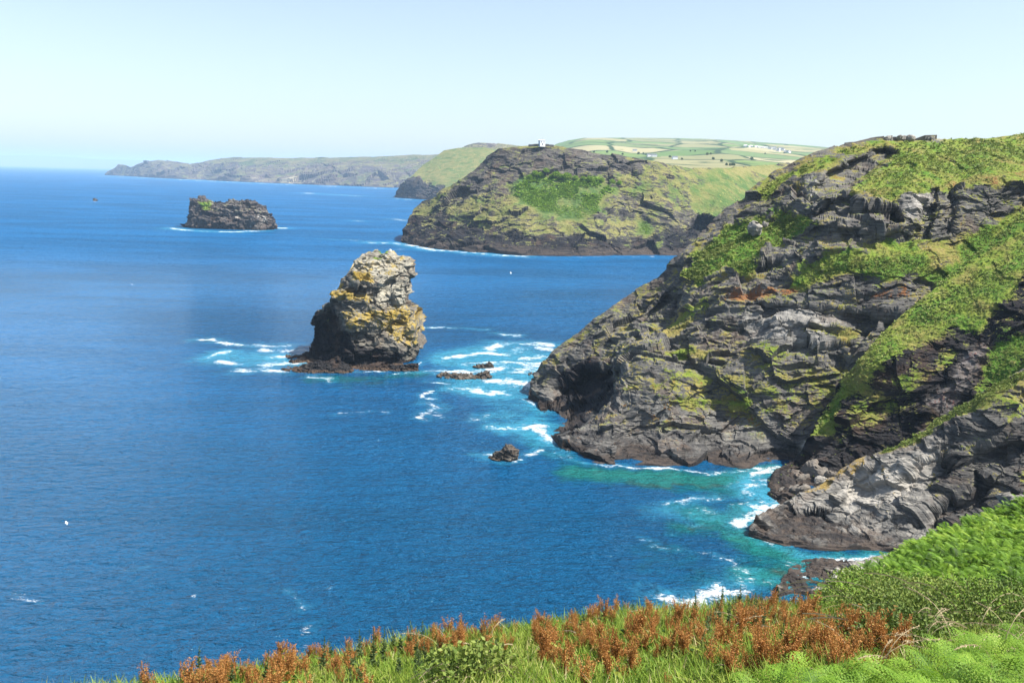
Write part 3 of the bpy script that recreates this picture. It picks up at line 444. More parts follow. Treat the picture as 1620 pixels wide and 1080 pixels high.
SK = [('reef_rock', [(692, 601), (700, 596), (712, 592), (725, 591), (740, 591), (752, 592), (758, 590), (768, 588), (776, 590), (779, 598)], 599, 4.5, 'long low reef rock, largest of the rocks awash between stack and headland', 711), ('reef_rock', [(748, 582), (755, 577), (765, 574), (774, 573), (780, 579)], 582, 3., 'small slanted reef rock just beyond the long low reef in white water', 712),
 ('reef_rock', [(828, 595), (836, 591), (846, 589), (853, 590), (856, 595)], 594, 3., 'small dark reef rock in foam against the foot of the headland', 713), ('reef_rock', [(776, 729), (782, 719), (790, 714), (797, 711), (804, 709), (809, 705), (814, 703), (816, 712), (818, 727)], 729, 2.6, 'pointed dark reef rock alone in the bay, closest to the viewer', 714),
 ('reef_rock', [(148, 318), (150, 315), (153, 314), (155, 318)], 318, 5, 'tiny dark reef rock far out at the left, beyond the island', 715)]
for nm, ol, by, dp, lb, s in SK:
    Y = seaY((ol[0][0]+ol[-1][0])/2, by)
    islet(nm, ol, 0, Y+dp*.7, dp, M_SKERRY, lb, 'reef rock', 110, 60, .5 if Y < 500 else 1.5, prof=((-1, -.5), (-.85, .15), (-.6, .6), (-.2, .95), (.1, 1), (.5, .75), (1, -.4)), mask=(-.5, .2, 0, .5), s=s, group='rocks awash off the headland', bed=(.5, .2, 1))
# boulders at the mouth of the gully and loose blocks
def boulder(px, py, Y, w, h, label, mat, s, cat='boulder', name='boulder', group=None):
    n = 46; u = np.linspace(0, 2*math.pi, n, endpoint=False); v = np.linspace(-1.45, 1.45, 30)[:, None]
    sp = lambda a, e: np.sign(a)*np.abs(a)**e
    P = np.stack([sp(np.cos(v), .6)*sp(np.cos(u), .7)*w/2, sp(np.cos(v), .6)*sp(np.sin(u), .7)*w*.42, sp(np.sin(v), .7)*h/2+0*u], -1)
    N = P/(np.linalg.norm(P, axis=-1, keepdims=True)+1e-9); k = w/4
    P = P+N*((.55*fbm(P/(1.6*k)+s, 3, s)+.45*(worley(P/(1.4*k)+s, s)[2]-.5)+.4*strata(P, (.4, .1, 1), .55*k, s, 3*k))*k)[..., None]
    c = at(px, py, Y); o = link(name, gridmesh(name, P, mat, {'mask': np.tile(np.array([-.6, .2, 0, .75]), P.shape[:2]+(1,))}, wrap=True)); o.location = c; o.rotation_euler = (0, .25, s)
    return tag(o, label, cat, group)
for (x, y, Y, w, h, lb) in [(1262, 757, 236, 9, 5, 'big dark boulder heaped at the left edge of the gully mouth'), (1296, 745, 234, 8, 5, 'dark boulder wedged under the gully wall behind the promontory'), (1245, 782, 223, 6, 2.6, 'low wet boulder at the water edge below the gully mouth'), (1268, 776, 221, 5, 2.8, 'rounded boulder between the wet boulder and the promontory crest'), (1300, 762, 222, 4, 2.6, 'pale boulder lying on the back of the promontory'), (1316, 752, 224, 4, 2.2, 'small boulder highest on the back of the promontory')]:
    boulder(x, y, Y, w, h, lb, M_SKERRY if 'pale' not in lb else M_PROM, int(x+y))
def onto(grid, x, y):
    px, py, P, N, m = GRID[grid]; k = np.argmin((px-x)**2+(py-y)**2); return float(P.reshape(-1, 3)[k, 1])
boulder(1195, 362, onto('headland', 1195, 372)-1, 5.2, 4.6, 'square pale boulder sitting alone on the green bracken shelf of the headland', M_PROM, 5)
boulder(1211, 355, onto('headland', 1211, 360)-.5, 2.2, 2., 'small pale block just right of the square boulder', M_PROM, 6)
boulder(1608, 792, 60, 2.0, .9, 'pale flat boulder behind the fern hill at the right edge', M_PROM, 8)
for x, y, Y, w, lb in [(1404, 221, 346, 4, 'broken crag block at the left end of the skyline wall'), (1422, 220, 346, 5, 'largest grey crag block on the skyline'), (1440, 219, 345, 4, 'rightmost grey crag block on the skyline')]:
    boulder(x, y+.6, onto('headland', x, 219)-1, w, 2.6, lb, M_PROM, int(x), 'rock', 'crag_block')
# ------------------------------------------------------------------ water
FOAM = [  # bearing polyline, width m, strength
 ([(322, 537), (335, 540), (350, 543), (372, 545), (400, 546), (440, 548), (462, 547)], 2.6, .9), ([(326, 568), (345, 572), (380, 575), (430, 577), (470, 573)], 3.4, 1), ([(352, 555), (335, 562), (328, 570)], 2.4, .8), ([(380, 586), (420, 584), (452, 586)], 3, .9), ([(410, 552), (450, 556), (480, 554)], 3, .8), ([(435, 566), (465, 565), (490, 560)], 3, .8),
 ([(448, 588), (500, 590), (560, 588), (600, 586), (640, 582), (664, 572)], 1.3, .75), ([(500, 596), (515, 598), (528, 603)], 1.2, .9), ([(620, 592), (650, 590), (690, 587), (730, 588), (750, 592)], 1.6, .85), ([(528, 658), (545, 654), (575, 651), (605, 651)], .9, .55),
 ([(664, 518), (700, 519), (765, 520)], 1.6, .9), ([(785, 527), (800, 529), (818, 531)], 2.2, .95), ([(768, 555), (775, 548), (790, 544), (830, 544), (890, 547)], 3.2, 1.15), ([(715, 567), (740, 563), (770, 559), (800, 560), (815, 556), (825, 552)], 3, 1.05), ([(790, 562), (830, 566), (870, 566)], 4, .8),
 ([(770, 583), (800, 583), (830, 588), (860, 592)], 6, .95), ([(785, 600), (815, 603), (850, 610)], 5.5, 1.2), ([(700, 588), (740, 586), (775, 588)], 2, .9), ([(740, 575), (770, 573), (800, 573)], 2.5, .75), ([(800, 575), (840, 578), (880, 575)], 5, .85), ([(850, 550), (880, 556), (890, 565)], 4, .85),
 ([(680, 603), (720, 606), (780, 600)], 1.2, .7), ([(715, 613), (755, 614), (790, 620), (818, 624)], 2.2, 1.1), ([(684, 618), (672, 624), (676, 630), (692, 632)], 1.3, .8), ([(670, 638), (690, 640), (705, 647), (685, 654), (672, 660)], 1.7, .75), ([(690, 655), (712, 660)], 1.4, .5), ([(750, 665), (765, 660), (785, 658)], 1.5, .6), ([(765, 660), (770, 672)], 1.4, .5),
 ([(780, 677), (800, 679), (830, 680), (868, 678)], 1.6, .95), ([(850, 672), (858, 688), (875, 700)], 1.8, .95), ([(880, 704), (892, 708), (900, 722)], 1.5, .7), ([(765, 718), (772, 721), (780, 728)], 1.4, 1.), ([(778, 731), (800, 731), (820, 728)], .7, .8), ([(828, 719), (842, 716), (855, 712)], 1.3, .75), ([(906, 728), (940, 734), (1000, 739), (1100, 744), (1180, 745), (1215, 742)], .8, .8), 
 ([(838, 628), (848, 640), (862, 655)], 1.5, .8), ([(1045, 808), (1058, 802), (1075, 795), (1095, 789), (1118, 783)], 1.5, .9), ([(1048, 812), (1070, 810), (1090, 815), (1115, 811), (1132, 813)], 2.2, .9), ([(1118, 815), (1108, 822), (1100, 832)], 1.2, .7), ([(1178, 776), (1200, 771), (1222, 772)], 2.4, 1.), ([(1195, 752), (1215, 748), (1240, 742)], 2.0, .9), ([(1205, 762), (1225, 765)], 2, .8), ([(1198, 800), (1215, 797), (1235, 794)], 1.8, .95), ([(1180, 836), (1188, 825), (1200, 815), (1212, 806)], 2.2, 1), ([(1140, 766), (1152, 762), (1165, 761)], .9, .6), ([(1155, 800), (1180, 793), (1200, 790)], 1, .55),
 ([(1015, 850), (1040, 858), (1060, 865), (1090, 870), (1120, 875), (1145, 881), (1158, 888), (1168, 900), (1175, 908)], .6, .62), ([(1155, 890), (1170, 905), (1190, 911), (1205, 914)], 1.6, .62), ([(1175, 908), (1150, 920), (1130, 932), (1112, 946), (1095, 960)], 1.8, .9), ([(1130, 935), (1150, 945), (1160, 960)], 1.6, .8), ([(1036, 940), (1060, 946), (1090, 950)], 1.5, .9), ([(1130, 925), (1125, 940), (1140, 950)], 1.4, .7),
 ([(1215, 858), (1230, 865), (1250, 870)], 1.3, .9), ([(1240, 889), (1262, 886)], .8, .7), ([(1268, 873), (1310, 879), (1350, 882), (1390, 885)], 1.2, 1.05), ([(1300, 890), (1325, 888), (1350, 886)], .8, .7), ([(1232, 905), (1248, 898), (1270, 899)], .8, .65), ([(1225, 930), (1250, 915), (1280, 902)], 1., .8), ([(1195, 885), (1210, 892)], .6, .4),
 ([(590, 384), (615, 384), (640, 386), (690, 396)], 7, 1), ([(700, 396), (740, 399), (780, 403), (826, 405)], 7, 1), ([(508, 378), (535, 379), (560, 380), (600, 383)], 4, .7), ([(655, 392), (635, 394), (600, 398)], 4, .5), ([(826, 405), (900, 407), (1000, 406), (1060, 406)], 2.5, .6), ([(735, 403), (800, 408), (870, 408)], 3, .45),
 ([(268, 361), (295, 364), (330, 366), (370, 367), (410, 365)], 7, 1), ([(420, 362), (440, 361), (450, 361)], 6, 1), ([(147, 319), (158, 319.5)], 6, .6), ([(443, 933), (450, 941), (455, 950), (456, 959)], .8, .58), ([(486, 994), (484, 1003)], .8, .5), ([(200, 899), (215, 896), (228, 897)], .7, .42), ([(20, 948), (45, 944), (75, 943), (110, 941)], .7, .4), ([(310, 945), (322, 950)], .5, .4),
 ([(488, 306), (510, 307), (532, 308)], 24, .9), ([(560, 310), (578, 311)], 22, .7), ([(560, 349), (570, 350)], 10, .7), ([(166, 279), (300, 285), (400, 290), (500, 294), (620, 299)], 45, .8), ([(626, 314), (660, 317), (720, 319)], 16, .7), ([(620, 346), (650, 350)], 12, .6), ([(405, 320), (440, 322)], 12, .3), ([(310, 337), (360, 342), (420, 345)], 14, .28)]
SHAL = [([(925, 748), (1000, 753), (1100, 756), (1200, 752), (1230, 745)], 7, 1.), ([(1080, 765), (1180, 770), (1220, 780)], 10, .65), ([(1100, 815), (1140, 830), (1180, 820), (1200, 800)], 9, .8), ([(1060, 835), (1110, 838)], 6, .6), ([(1180, 855), (1220, 875), (1260, 885), (1330, 886), (1390, 888)], 7, .95), ([(1190, 905), (1230, 915), (1250, 905)], 7, .85), ([(500, 600), (560, 600), (620, 597), (655, 592)], 8, .62), ([(530, 610), (600, 608)], 9, .4), ([(840, 690), (880, 715), (930, 740)], 8, .5), ([(1060, 880), (1120, 905), (1180, 930)], 14, .4), ([(430, 920), (520, 960), (480, 1000)], 14, .22), ([(840, 630), (860, 660), (860, 680)], 8, .3), ([(826, 406), (950, 409), (1060, 409)], 14, .3), ([(300, 368), (400, 370)], 10, .35), ([(700, 602), (780, 604)], 5, .3)]
DARK = [([(990, 762), (1060, 764), (1140, 764)], 2.2, .5), ([(1075, 836), (1110, 836)], 2.6, .5), ([(565, 607), (600, 605)], 1.6, .6), ([(1225, 905), (1250, 915)], 3, .6)]
th = np.concatenate([np.linspace(-80, -33.5, 24)[:-1], np.linspace(-33.5, 33.5, 900), np.linspace(33.5, 80, 24)[1:]])*math.pi/180
dy = np.concatenate([np.linspace(2.2, 20, 30)[:-1], np.linspace(20, 760, 600), np.linspace(760, 3500, 20)[1:]]); rr = 80*F/dy
WP = np.zeros((len(rr), len(th), 3)); WP[..., 0] = rr[:, None]*np.sin(th); WP[..., 1] = rr[:, None]*np.cos(th)
wobble = np.stack([fbm(WP/14., 3, 801), fbm(WP/14., 3, 802)], -1); wob2 = np.stack([fbm(WP/3.5, 3, 803), fbm(WP/3.5, 3, 804)], -1)
W2 = WP[..., :2]+wobble*4.6+wob2*2.2
def strokes(lst, q, fall):
    out = np.zeros(q.shape[:-1])
    for pts, w, st in lst:
        p = np.array([sea(*a)[:2] for a in pts]); reach = w*fall*3
        lo = p.min(0)-reach-4; hi = p.max(0)+reach+4
        sel = (q[..., 0] > lo[0]) & (q[..., 0] < hi[0]) & (q[..., 1] > lo[1]) & (q[..., 1] < hi[1])
        if not sel.any(): continue
        s = q[sel]; best = np.full(len(s), 1e9)
        for a, b in zip(p[:-1], p[1:]):
            e = b-a; t = np.clip(((s-a)@e)/(e@e+1e-9), 0, 1); best = np.minimum(best, np.linalg.norm(s-a-t[:, None]*e, axis=-1))
        out[sel] = np.maximum(out[sel], st*np.exp(-(best/(w*fall))**2))
    return out
foam = strokes(FOAM, W2, 1.32)*np.clip(.78+1.15*fbm(WP/8., 3, 806), .2, 1.15); aer = strokes(FOAM, W2, 4.)*.55+strokes([([(760, 565), (830, 575), (870, 590)], 20, 1.05), ([(740, 600), (800, 640), (850, 690)], 13, .42), ([(350, 560), (420, 565), (480, 570)], 9, .5), ([(1200, 765), (1225, 800)], 7, .5)], W2, 1.)
shal = strokes(SHAL, W2, 1.1); darkb = strokes(DARK, W2, 1.)
# water close to the headland foot is shallow
me = gridmesh('sea', WP, [], {'sea': np.stack([foam, np.clip(shal, 0, 1), np.clip(aer, 0, 1), darkb], -1)}, smooth=True)
t = NT('sea_water'); p = t.pos(); fo, sh, ae, dk = t.attr('sea')
v1 = t.map(p, (.06, .12, 0), (0, 0, R(-9))); v2 = t.map(p, (.2, .46, 0), (0, 0, R(-14))); v3 = t.map(p, (.5, 1.05, 0), (0, 0, R(8))); v4 = t.map(p, (.004, .012, 0), (0, 0, R(-4)))
n1 = t.noise(v1, 1., 3, .5); n2 = t.noise(v2, 1., 4, .6, .4); n3 = t.noise(v3, 1., 5, .65, .5); n4 = t.noise(v4, 1., 5, .6, .6)
b1 = t.bump(n1, 1., 6.5); b2 = t.bump(n2, 1., 4.0, b1); b3 = t.bump(n3, 1., 1.2, b2)
dpt = t.xyz(p)[1]
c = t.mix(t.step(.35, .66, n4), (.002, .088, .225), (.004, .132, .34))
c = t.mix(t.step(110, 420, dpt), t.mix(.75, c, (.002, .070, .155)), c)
c = t.mix(t.M('MULTIPLY', t.step(.25, .75, t.M('ADD', sh, t.M('MULTIPLY', t.M('SUBTRACT', t.noise(p, .12, 5, .6), .5), .8))), .85), c, (.004, .125, .135))
c = t.mix(t.M('MULTIPLY', t.step(.5, .95, t.M('ADD', sh, t.M('MULTIPLY', t.M('SUBTRACT', t.noise(p, .25, 5, .65), .5), .7))), .6), c, (.02, .22, .18))
c = t.mix(t.M('MULTIPLY', t.step(.3, .7, t.M('ADD', dk, t.M('MULTIPLY', t.M('SUBTRACT', t.noise(p, .4, 5, .65), .5), .8))), .8), c, (.05, .06, .03))
c = t.mix(t.M('MULTIPLY', t.step(.15, .9, t.M('ADD', ae, t.M('MULTIPLY', t.M('SUBTRACT', t.noise(p, .2, 6, .65), .5), .7))), .8), c, (.06, .38, .56))
lace = t.noise(t.map(p, (.8, 1.25, 0)), 1., 7, .72, .8); lac2 = t.noise(t.map(p, (.2, .3, 0)), 1., 4, .6, .6)
L = t.M('ADD', .5, t.M('ADD', t.M('MULTIPLY', t.M('SUBTRACT', lace, .5), 3.6), t.M('MULTIPLY', t.M('SUBTRACT', lac2, .5), 2.6)))
fmask = t.M('MULTIPLY', t.step(-.05, .75, t.M('SUBTRACT', t.M('MULTIPLY', fo, 1.1), t.M('ADD', .12, t.M('MULTIPLY', L, .85)))), .93); fmask = t.M('MULTIPLY', fmask, t.step(.06, .3, fo))
fleck = t.M('MULTIPLY', t.step(.775, .83, t.noise(t.map(p, (.22, .5, 0)), 1., 6, .7, .3)), t.M('MULTIPLY', t.step(.52, .62, n1), .6))
fmask = t.M('MAXIMUM', fmask, fleck)
c = t.mix(fmask, c, (.86, .9, .92))
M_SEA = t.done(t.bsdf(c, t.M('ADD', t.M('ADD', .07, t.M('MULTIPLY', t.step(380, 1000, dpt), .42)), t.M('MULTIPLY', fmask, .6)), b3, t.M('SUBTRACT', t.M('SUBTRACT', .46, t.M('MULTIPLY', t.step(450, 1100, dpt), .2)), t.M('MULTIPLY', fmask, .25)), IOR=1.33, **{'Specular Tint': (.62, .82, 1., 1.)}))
me.materials.append(M_SEA); link('sea', me)['kind'] = 'structure'
#@@NEXT2
def surf(grid, x, y):
    px, py, P, N, m = GRID[grid]; k = np.argmin((px-x)**2+(py-y)**2); return P.reshape(-1, 3)[k]
# ------------------------------------------------------------------ small buildings, walls, birds
def bmesh_obj(name, quads, mat, parent=None):
    q = np.array(quads, float); o = link(name, rawmesh(name, q.reshape(-1, 3), np.arange(len(q)*4).reshape(-1, 4), mat), parent); return o
def boxq(x0, x1, y0, y1, z0, z1):
    a = [(x0, y0), (x1, y0), (x1, y1), (x0, y1)]; q = [[(*a[i], z0), (*a[(i+1) % 4], z0), (*a[(i+1) % 4], z1), (*a[i], z1)] for i in range(4)]
    return q+[[(*p_, z1) for p_ in a], [(*p_, z0) for p_ in a[::-1]]]
def empty(name, loc, rz=0.):
    o = bpy.data.objects.new(name, None); COL.objects.link(o); o.location = loc; o.rotation_euler = (0, 0, rz); o.empty_display_size = .2; return o
M_WHITE = plain_mat('whitewash', (.82, .82, .80), .7, .12); M_DARKGLASS = plain_mat('dark_window', (.03, .04, .05), .2, .1); M_ROOF = plain_mat('slate_roof', (.14, .15, .17), .7); M_STONEW = plain_mat('dry_stone', (.17, .155, .135), .95, .7, .8); M_STEEL = plain_mat('pole_grey', (.3, .3, .3), .5)
b = at(857, 229.6, 1112); tw = empty('lookout_tower', b, R(20))
tag(tw, 'small white square lookout tower with battlements on the summit of the far headland', 'tower')
W_ = 3.3
bmesh_obj('wall', boxq(-W_, W_, -W_, W_, -2, 5.2)+boxq(-W_-.25, W_+.25, -W_-.25, W_+.25, 5.2, 5.6), M_WHITE, tw)
for i in range(4):
    for sx, sy in ((0, -1), (0, 1)) if i in (0, 3) else ((0, -1), (0, 1), (-1, 0), (1, 0)):
        c_ = -W_+.6+i*(2*W_-1.2)/3; x_, y_ = (c_, sy*W_) if sx == 0 else (sx*W_, c_); bmesh_obj('merlon', boxq(x_-.6, x_+.6, y_-.25, y_+.25, 5.6, 6.5), M_WHITE, tw)
for x_, z_ in ((-1.6, 3.4), (1.6, 3.4)): bmesh_obj('window', boxq(x_-.5, x_+.5, -W_-.06, -W_+.1, z_-.7, z_+.7), M_DARKGLASS, tw)
bmesh_obj('door', boxq(-.6, .6, -W_-.06, -W_+.1, -.1, 2.), M_DARKGLASS, tw); bmesh_obj('flagpole', boxq(.9, 1.1, -.1, .1, 5.6, 9.5), M_STEEL, tw); bmesh_obj('mast', boxq(-1.5, -1.35, -.1, .1, 5.6, 8.), M_STEEL, tw)
def wall_run(pts, h, w_, label, name='stone_wall'):
    P = np.array([at(*q) if len(q) == 3 else surf('headland', *q) for q in pts]); n = 60; t_ = np.linspace(0, len(P)-1, n); C = np.stack([np.interp(t_, range(len(P)), P[:, k]) for k in range(3)], -1)
    hh = h*(1+.35*fbm(C/2.5, 3, 77)); Q = np.stack([C+[0, -w_, -1.5], C+np.stack([0*hh, -w_*.8+0*hh, hh], -1), C+np.stack([0*hh, w_*.8+0*hh, hh], -1), C+[0, w_, -1.5]])
    o = link(name, gridmesh(name, Q, M_STONEW)); return tag(o, label, 'wall')
wall_run([(1336, 232), (1352, 228), (1368, 224), (1384, 220), (1398, 218)], .5, .5, 'old field wall climbing the skyline to the grey crag blocks')
wall_run([(1446, 216), (1462, 216), (1480, 216)], .35, .5, 'short field wall on the skyline right of the grey crag blocks')
wall_run([(836, 230.5, 1115), (850, 229.5, 1113), (868, 230, 1112), (876, 231, 1112)], 1.2, 1., 'low dark wall around the foot of the white lookout tower')
def house(x, y, w_, d_, h_, rz, label, group, mat=None):
    r = empty('white_house', surf('farmland_hill', x, y), rz); tag(r, label, 'house', group)
    bmesh_obj('wall', boxq(-w_/2, w_/2, -d_/2, d_/2, -3, h_), M_WHITE, r); rh = d_*.38
    a = [(-w_/2-.4, -d_/2-.4, h_-.1), (w_/2+.4, -d_/2-.4, h_-.1), (w_/2+.4, 0, h_+rh), (-w_/2-.4, 0, h_+rh)]; bq = [(x_, -y_, z_) for x_, y_, z_ in a]
    g1 = [(-w_/2, -d_/2, h_), (-w_/2, d_/2, h_), (-w_/2, 0, h_+rh), (-w_/2, 0, h_+rh)]; g2 = [(-x_, y_, z_) for x_, y_, z_ in g1]
    bmesh_obj('gable', [g1], M_WHITE, r); bmesh_obj('gable', [g2], M_WHITE, r); bmesh_obj('roof', [a, bq], mat or M_ROOF, r)
rs = random.Random(4)
for i in range(16): house(1178+i*3.1+rs.uniform(-.8, .8), 232.6+i*.22+rs.uniform(-.4, .4), 9, 5, 4.5, rs.uniform(-.3, .3), 'white holiday chalet in the long pale row on the farmland ridge', 'holiday chalets on the ridge', M_WHITE)
for i in range(12): house(1218+i*2.8+rs.uniform(-1, 1), 235.5+i*.32+rs.uniform(-1.2, 1.2), 14, 8, 6, rs.uniform(-1, 1), 'grey roofed village house at the right end of the chalet row', 'village houses on the ridge')
for x, y, lb in [(1004, 238.5, 'lone white farmhouse highest on the farmland hill, left of the village'), (1027, 248.5, 'white farmhouse above the tan field behind the far headland'), (1034, 248.8, 'white barn just right of the farmhouse above the tan field'), (1068, 252, 'small white cottage among hedges right of the tan field farm')]:
    house(x, y, 15, 8, 5.5, rs.uniform(-.4, .4), lb, 'scattered farm buildings')
def gull(loc, rz, label, fly=True, bank=0., k=1.):
    r = empty('gull', loc, rz); tag(r, label, 'gull'); u = np.linspace(0, 2*math.pi, 10, endpoint=False); rows = []
    for x_, rad, z_ in [(-.30, .01, .02), (-.2, .05, .01), (-.05, .085, 0), (.1, .08, 0), (.2, .05, .03), (.25, .045, .05), (.3, .03, .05), (.36, .006, .04)]: rows.append(np.stack([0*u+x_, np.cos(u)*rad, np.sin(u)*rad+z_], -1)*k)
    link('body', gridmesh('body', np.array(rows), M_WHITE, wrap=True, smooth=True), r)
    for s_ in (-1, 1):
        if fly: q = [[(.1, s_*.05, .03), (-.08, s_*.05, .03), (-.02, s_*.38, .14), (.14, s_*.38, .14)], [(.14, s_*.38, .14), (-.02, s_*.38, .14), (-.1, s_*.72, .06), (-.06, s_*.72, .06)]]
        else: q = [[(.1, s_*.088, .04), (.05, s_*.09, -.04), (-.3, s_*.03, .0), (-.28, s_*.03, .05)]]
        bmesh_obj('wing', np.array(q)*k, M_WHITE if fly else M_STEEL, r)
    r.rotation_euler = (bank, 0, rz); return r
gull(surf('sea_stack', 612, 402)+[0, 0, .25], 2.9, 'white gull standing on the top right edge of the lichened stack', False, k=1.5)
gull(at(618, 395.5, 380), .6, 'white gull just taking off above the top of the lichened stack', True, .5, 1.3)
gull(at(105, 827, 120), .7, 'white gull gliding low over the open water at the lower left', True, .25, .75)
gull(at(808, 432, 420), .2, 'white gull flying over the bay between stack and far headland', True, .5, 1.4); gull(at(209, 450, 400), 2.2, 'white gull flying alone over the water left of the stack', True, .4, 1.5); gull(at(282, 584, 300), 1.2, 'white gull close in to the foam left of the stack', True, .3, 1.3) if False else None
# ------------------------------------------------------------------ foliage soups: many leaf faces in one mesh
class Soup:
    def __init__(s): s.q = []; s.t = []
    def add(s, q, tint): 
        q = np.asarray(q, float).reshape(-1, 4, 3); s.q.append(q); s.t.append(np.broadcast_to(np.asarray(tint, float), (len(q),)).copy()); return s
    def mesh(s, name, mats):
        q = np.concatenate(s.q); t_ = np.repeat(np.concatenate(s.t), 4); n = len(q)
        return rawmesh(name, q.reshape(-1, 3), np.arange(n*4).reshape(-1, 4), mats, {'tint': np.stack([t_, t_, t_, t_*0+1], -1)})
def unit(v): return v/(np.linalg.norm(v, axis=-1, keepdims=True)+1e-9)
def leaves(base, d, L, W, side=None, droop=.15):
    """lens leaf quads: base (n,3), direction, length, width"""
    n = len(base); L = np.broadcast_to(L, (n,))[:, None]; W = np.broadcast_to(W, (n,))[:, None]
    if side is None: side = unit(np.cross(d, RNG.normal(size=(n, 3))))
    m = base+d*L*.42; return np.stack([base, m+side*W*.5, base+d*L-[0, 0, 1]*L*droop, m-side*W*.5], 1)
def scatter(grid, n, weight=None, seed=0):
    px, py, P, N, mk = GRID[grid]; a = np.linalg.norm(np.cross(P[:-1, 1:]-P[:-1, :-1], P[1:, :-1]-P[:-1, :-1]), axis=-1)
    if weight is not None: a = a*weight[:-1, :-1]
    r = np.random.default_rng(seed); a = a.ravel()/a.sum(); k = r.choice(len(a), n, p=a); i, j = np.divmod(k, P.shape[1]-1); u, v = r.random((2, n))
    Q = P[i, j]+(P[i, j+1]-P[i, j])*u[:, None]+(P[i+1, j]-P[i, j])*v[:, None]; nn = N[i, j]; nn = np.where(nn[:, 2:] < 0, -nn, nn)
    return Q, nn, i, j
GREEN = [(0, (.035, .07, .012)), (.35, (.095, .15, .027)), (.65, (.175, .235, .042)), (1, (.30, .32, .09))]
M_BRACK = leaf_mat('bracken_leaf', [(0, (.03, .075, .008)), (.35, (.085, .19, .012)), (.7, (.165, .30, .02)), (1, (.28, .40, .05))], .3)
M_FERN = leaf_mat('fern_leaf', [(0, (.05, .125, .01)), (.4, (.12, .245, .015)), (.75, (.21, .35, .03)), (1, (.34, .45, .08))], .3)
M_SCRUB = leaf_mat('scrub_leaf', GREEN, .2)
M_GRASS = leaf_mat('grass_blade', [(0, (.07, .15, .018)), (.35, (.16, .27, .03)), (.65, (.27, .35, .05)), (.85, (.36, .36, .10)), (1, (.50, .44, .22))], .35)
M_RUST = leaf_mat('rust_seed', [(0, (.18, .07, .02)), (.4, (.41, .165, .045)), (.75, (.50, .26, .08)), (1, (.46, .36, .12))], .25)
M_DOCKLEAF = leaf_mat('dock_leaf', [(0, (.04, .11, .015)), (.5, (.11, .21, .025)), (.8, (.26, .30, .04)), (1, (.48, .36, .05))], .3)
M_STALK = leaf_mat('straw_stalk', [(0, (.22, .15, .07)), (1, (.56, .46, .30))], .2)
M_WEED = leaf_mat('weed_leaf', [(0, (.03, .06, .02)), (.5, (.08, .13, .04)), (1, (.18, .22, .09))], .25)
M_PINK = plain_mat('bramble_flower', (.62, .25, .42), .7, .1)
M_SOIL = plain_mat('turf_soil', (.05, .075, .02), .95, .6, 1.5)
# scrub on the headland, the ridge and the far headland
def clumps(name, grid, n, weight, size, tint, label, cat, per=6, seed=1, flat=.6, mat=None):
    Q, N, i, j = scatter(grid, n, weight, seed); r = np.random.default_rng(seed); sz = size*r.uniform(.55, 1.35, n)
    b = np.repeat(Q, per, 0); s_ = np.repeat(sz, per); d = unit(np.repeat(N, per, 0)*r.uniform(.1, 1., (n*per, 1))+r.normal(size=(n*per, 3))*[1, 1, flat]); d[:, 2] = np.abs(d[:, 2])
    tt = np.repeat(np.clip(tint+.26*fbm(Q/7., 3, seed)+r.normal(size=n)*.07, 0, 1), per)+r.normal(size=n*per)*.08
    so = Soup().add(leaves(b+r.normal(size=b.shape)*s_[:, None]*.25*[1, 1, .4], d, s_, s_*.62, unit(np.cross(d, np.repeat(N, per, 0)+[0, 0, .6]+r.normal(size=d.shape)*.35))), np.clip(tt, 0, 1))
    return tag(link(name, so.mesh(name, mat or M_SCRUB)), label, cat, kind='stuff')
mH = GRID['headland'][4]; wH = np.clip(mH[..., 1]-.38, 0, 1)*(mH[..., 0] > .7)
clumps('bracken_scrub', 'headland', 11000, wH**1.5*np.clip(.5+1.2*fbm(GRID['headland'][2]/9., 3, 6), .05, 1)+.02*(mH[..., 0] > .8), .62, .66, 'green bracken and scrub cloaking the shelves and top of the headland', 'scrub', seed=3)
mG = GRID['gully_ridge'][4]; clumps('bracken_scrub', 'gully_ridge', 6000, np.clip(mG[..., 1]-.35, 0, 1)*(mG[..., 0] > .65)+.01, .5, .74, 'green bracken and rough grass on the sunlit strip above the dark gully', 'scrub', seed=4)
mP = GRID['promontory'][4]; clumps('bracken_scrub', 'promontory', 3000, (mP[..., 0] > .6)*1., .42, .66, 'tufts of scrub along the crest of the near promontory', 'scrub', seed=5)
mW = GRID['far_headland'][4]; clumps('bracken_scrub', 'far_headland', 3600, np.clip(mW[..., 1]-.62, 0, 1)*np.clip(mW[..., 0]-.6, 0, 1)*np.clip(.35+1.2*fbm(GRID['far_headland'][2]/30., 3, 5), 0, 1)*(GRID['far_headland'][0] < 1030), 2.0, .72, 'green bracken filling the bowl below the far headland crag', 'scrub', seed=6, mat=M_BRACK)
def bush_mesh(rx, rz_, n, leaf, seed, tint=.45, spread=.3):
    r = np.random.default_rng(seed); cc = unit(r.normal(size=(14, 3)))*[rx*.55, rx*.55, rz_*.5]; cc[:, 2] = np.abs(cc[:, 2])+rz_*.15
    k = r.integers(0, 14, n); v = unit(r.normal(size=(n, 3))); b = cc[k]+v*[rx*.45, rx*.45, rz_*.42]*r.uniform(.75, 1.05, (n, 1)); d = unit(v*.6+r.normal(size=(n, 3))*.7+[0, 0, .3])
    keep = b[:, 2] > -.1*rz_; b, d, k = b[keep], d[keep], k[keep]
    return Soup().add(leaves(b, d, leaf*r.uniform(.6, 1.3, len(b)), leaf*.6), np.clip(tint+r.normal(size=len(b))*.14+(r.random(14)[k]-.5)*spread, 0, 1))
sm_ = bush_mesh(4.2, 4.6, 900, 1.3, 21, .8).mesh('shrub', M_BRACK)
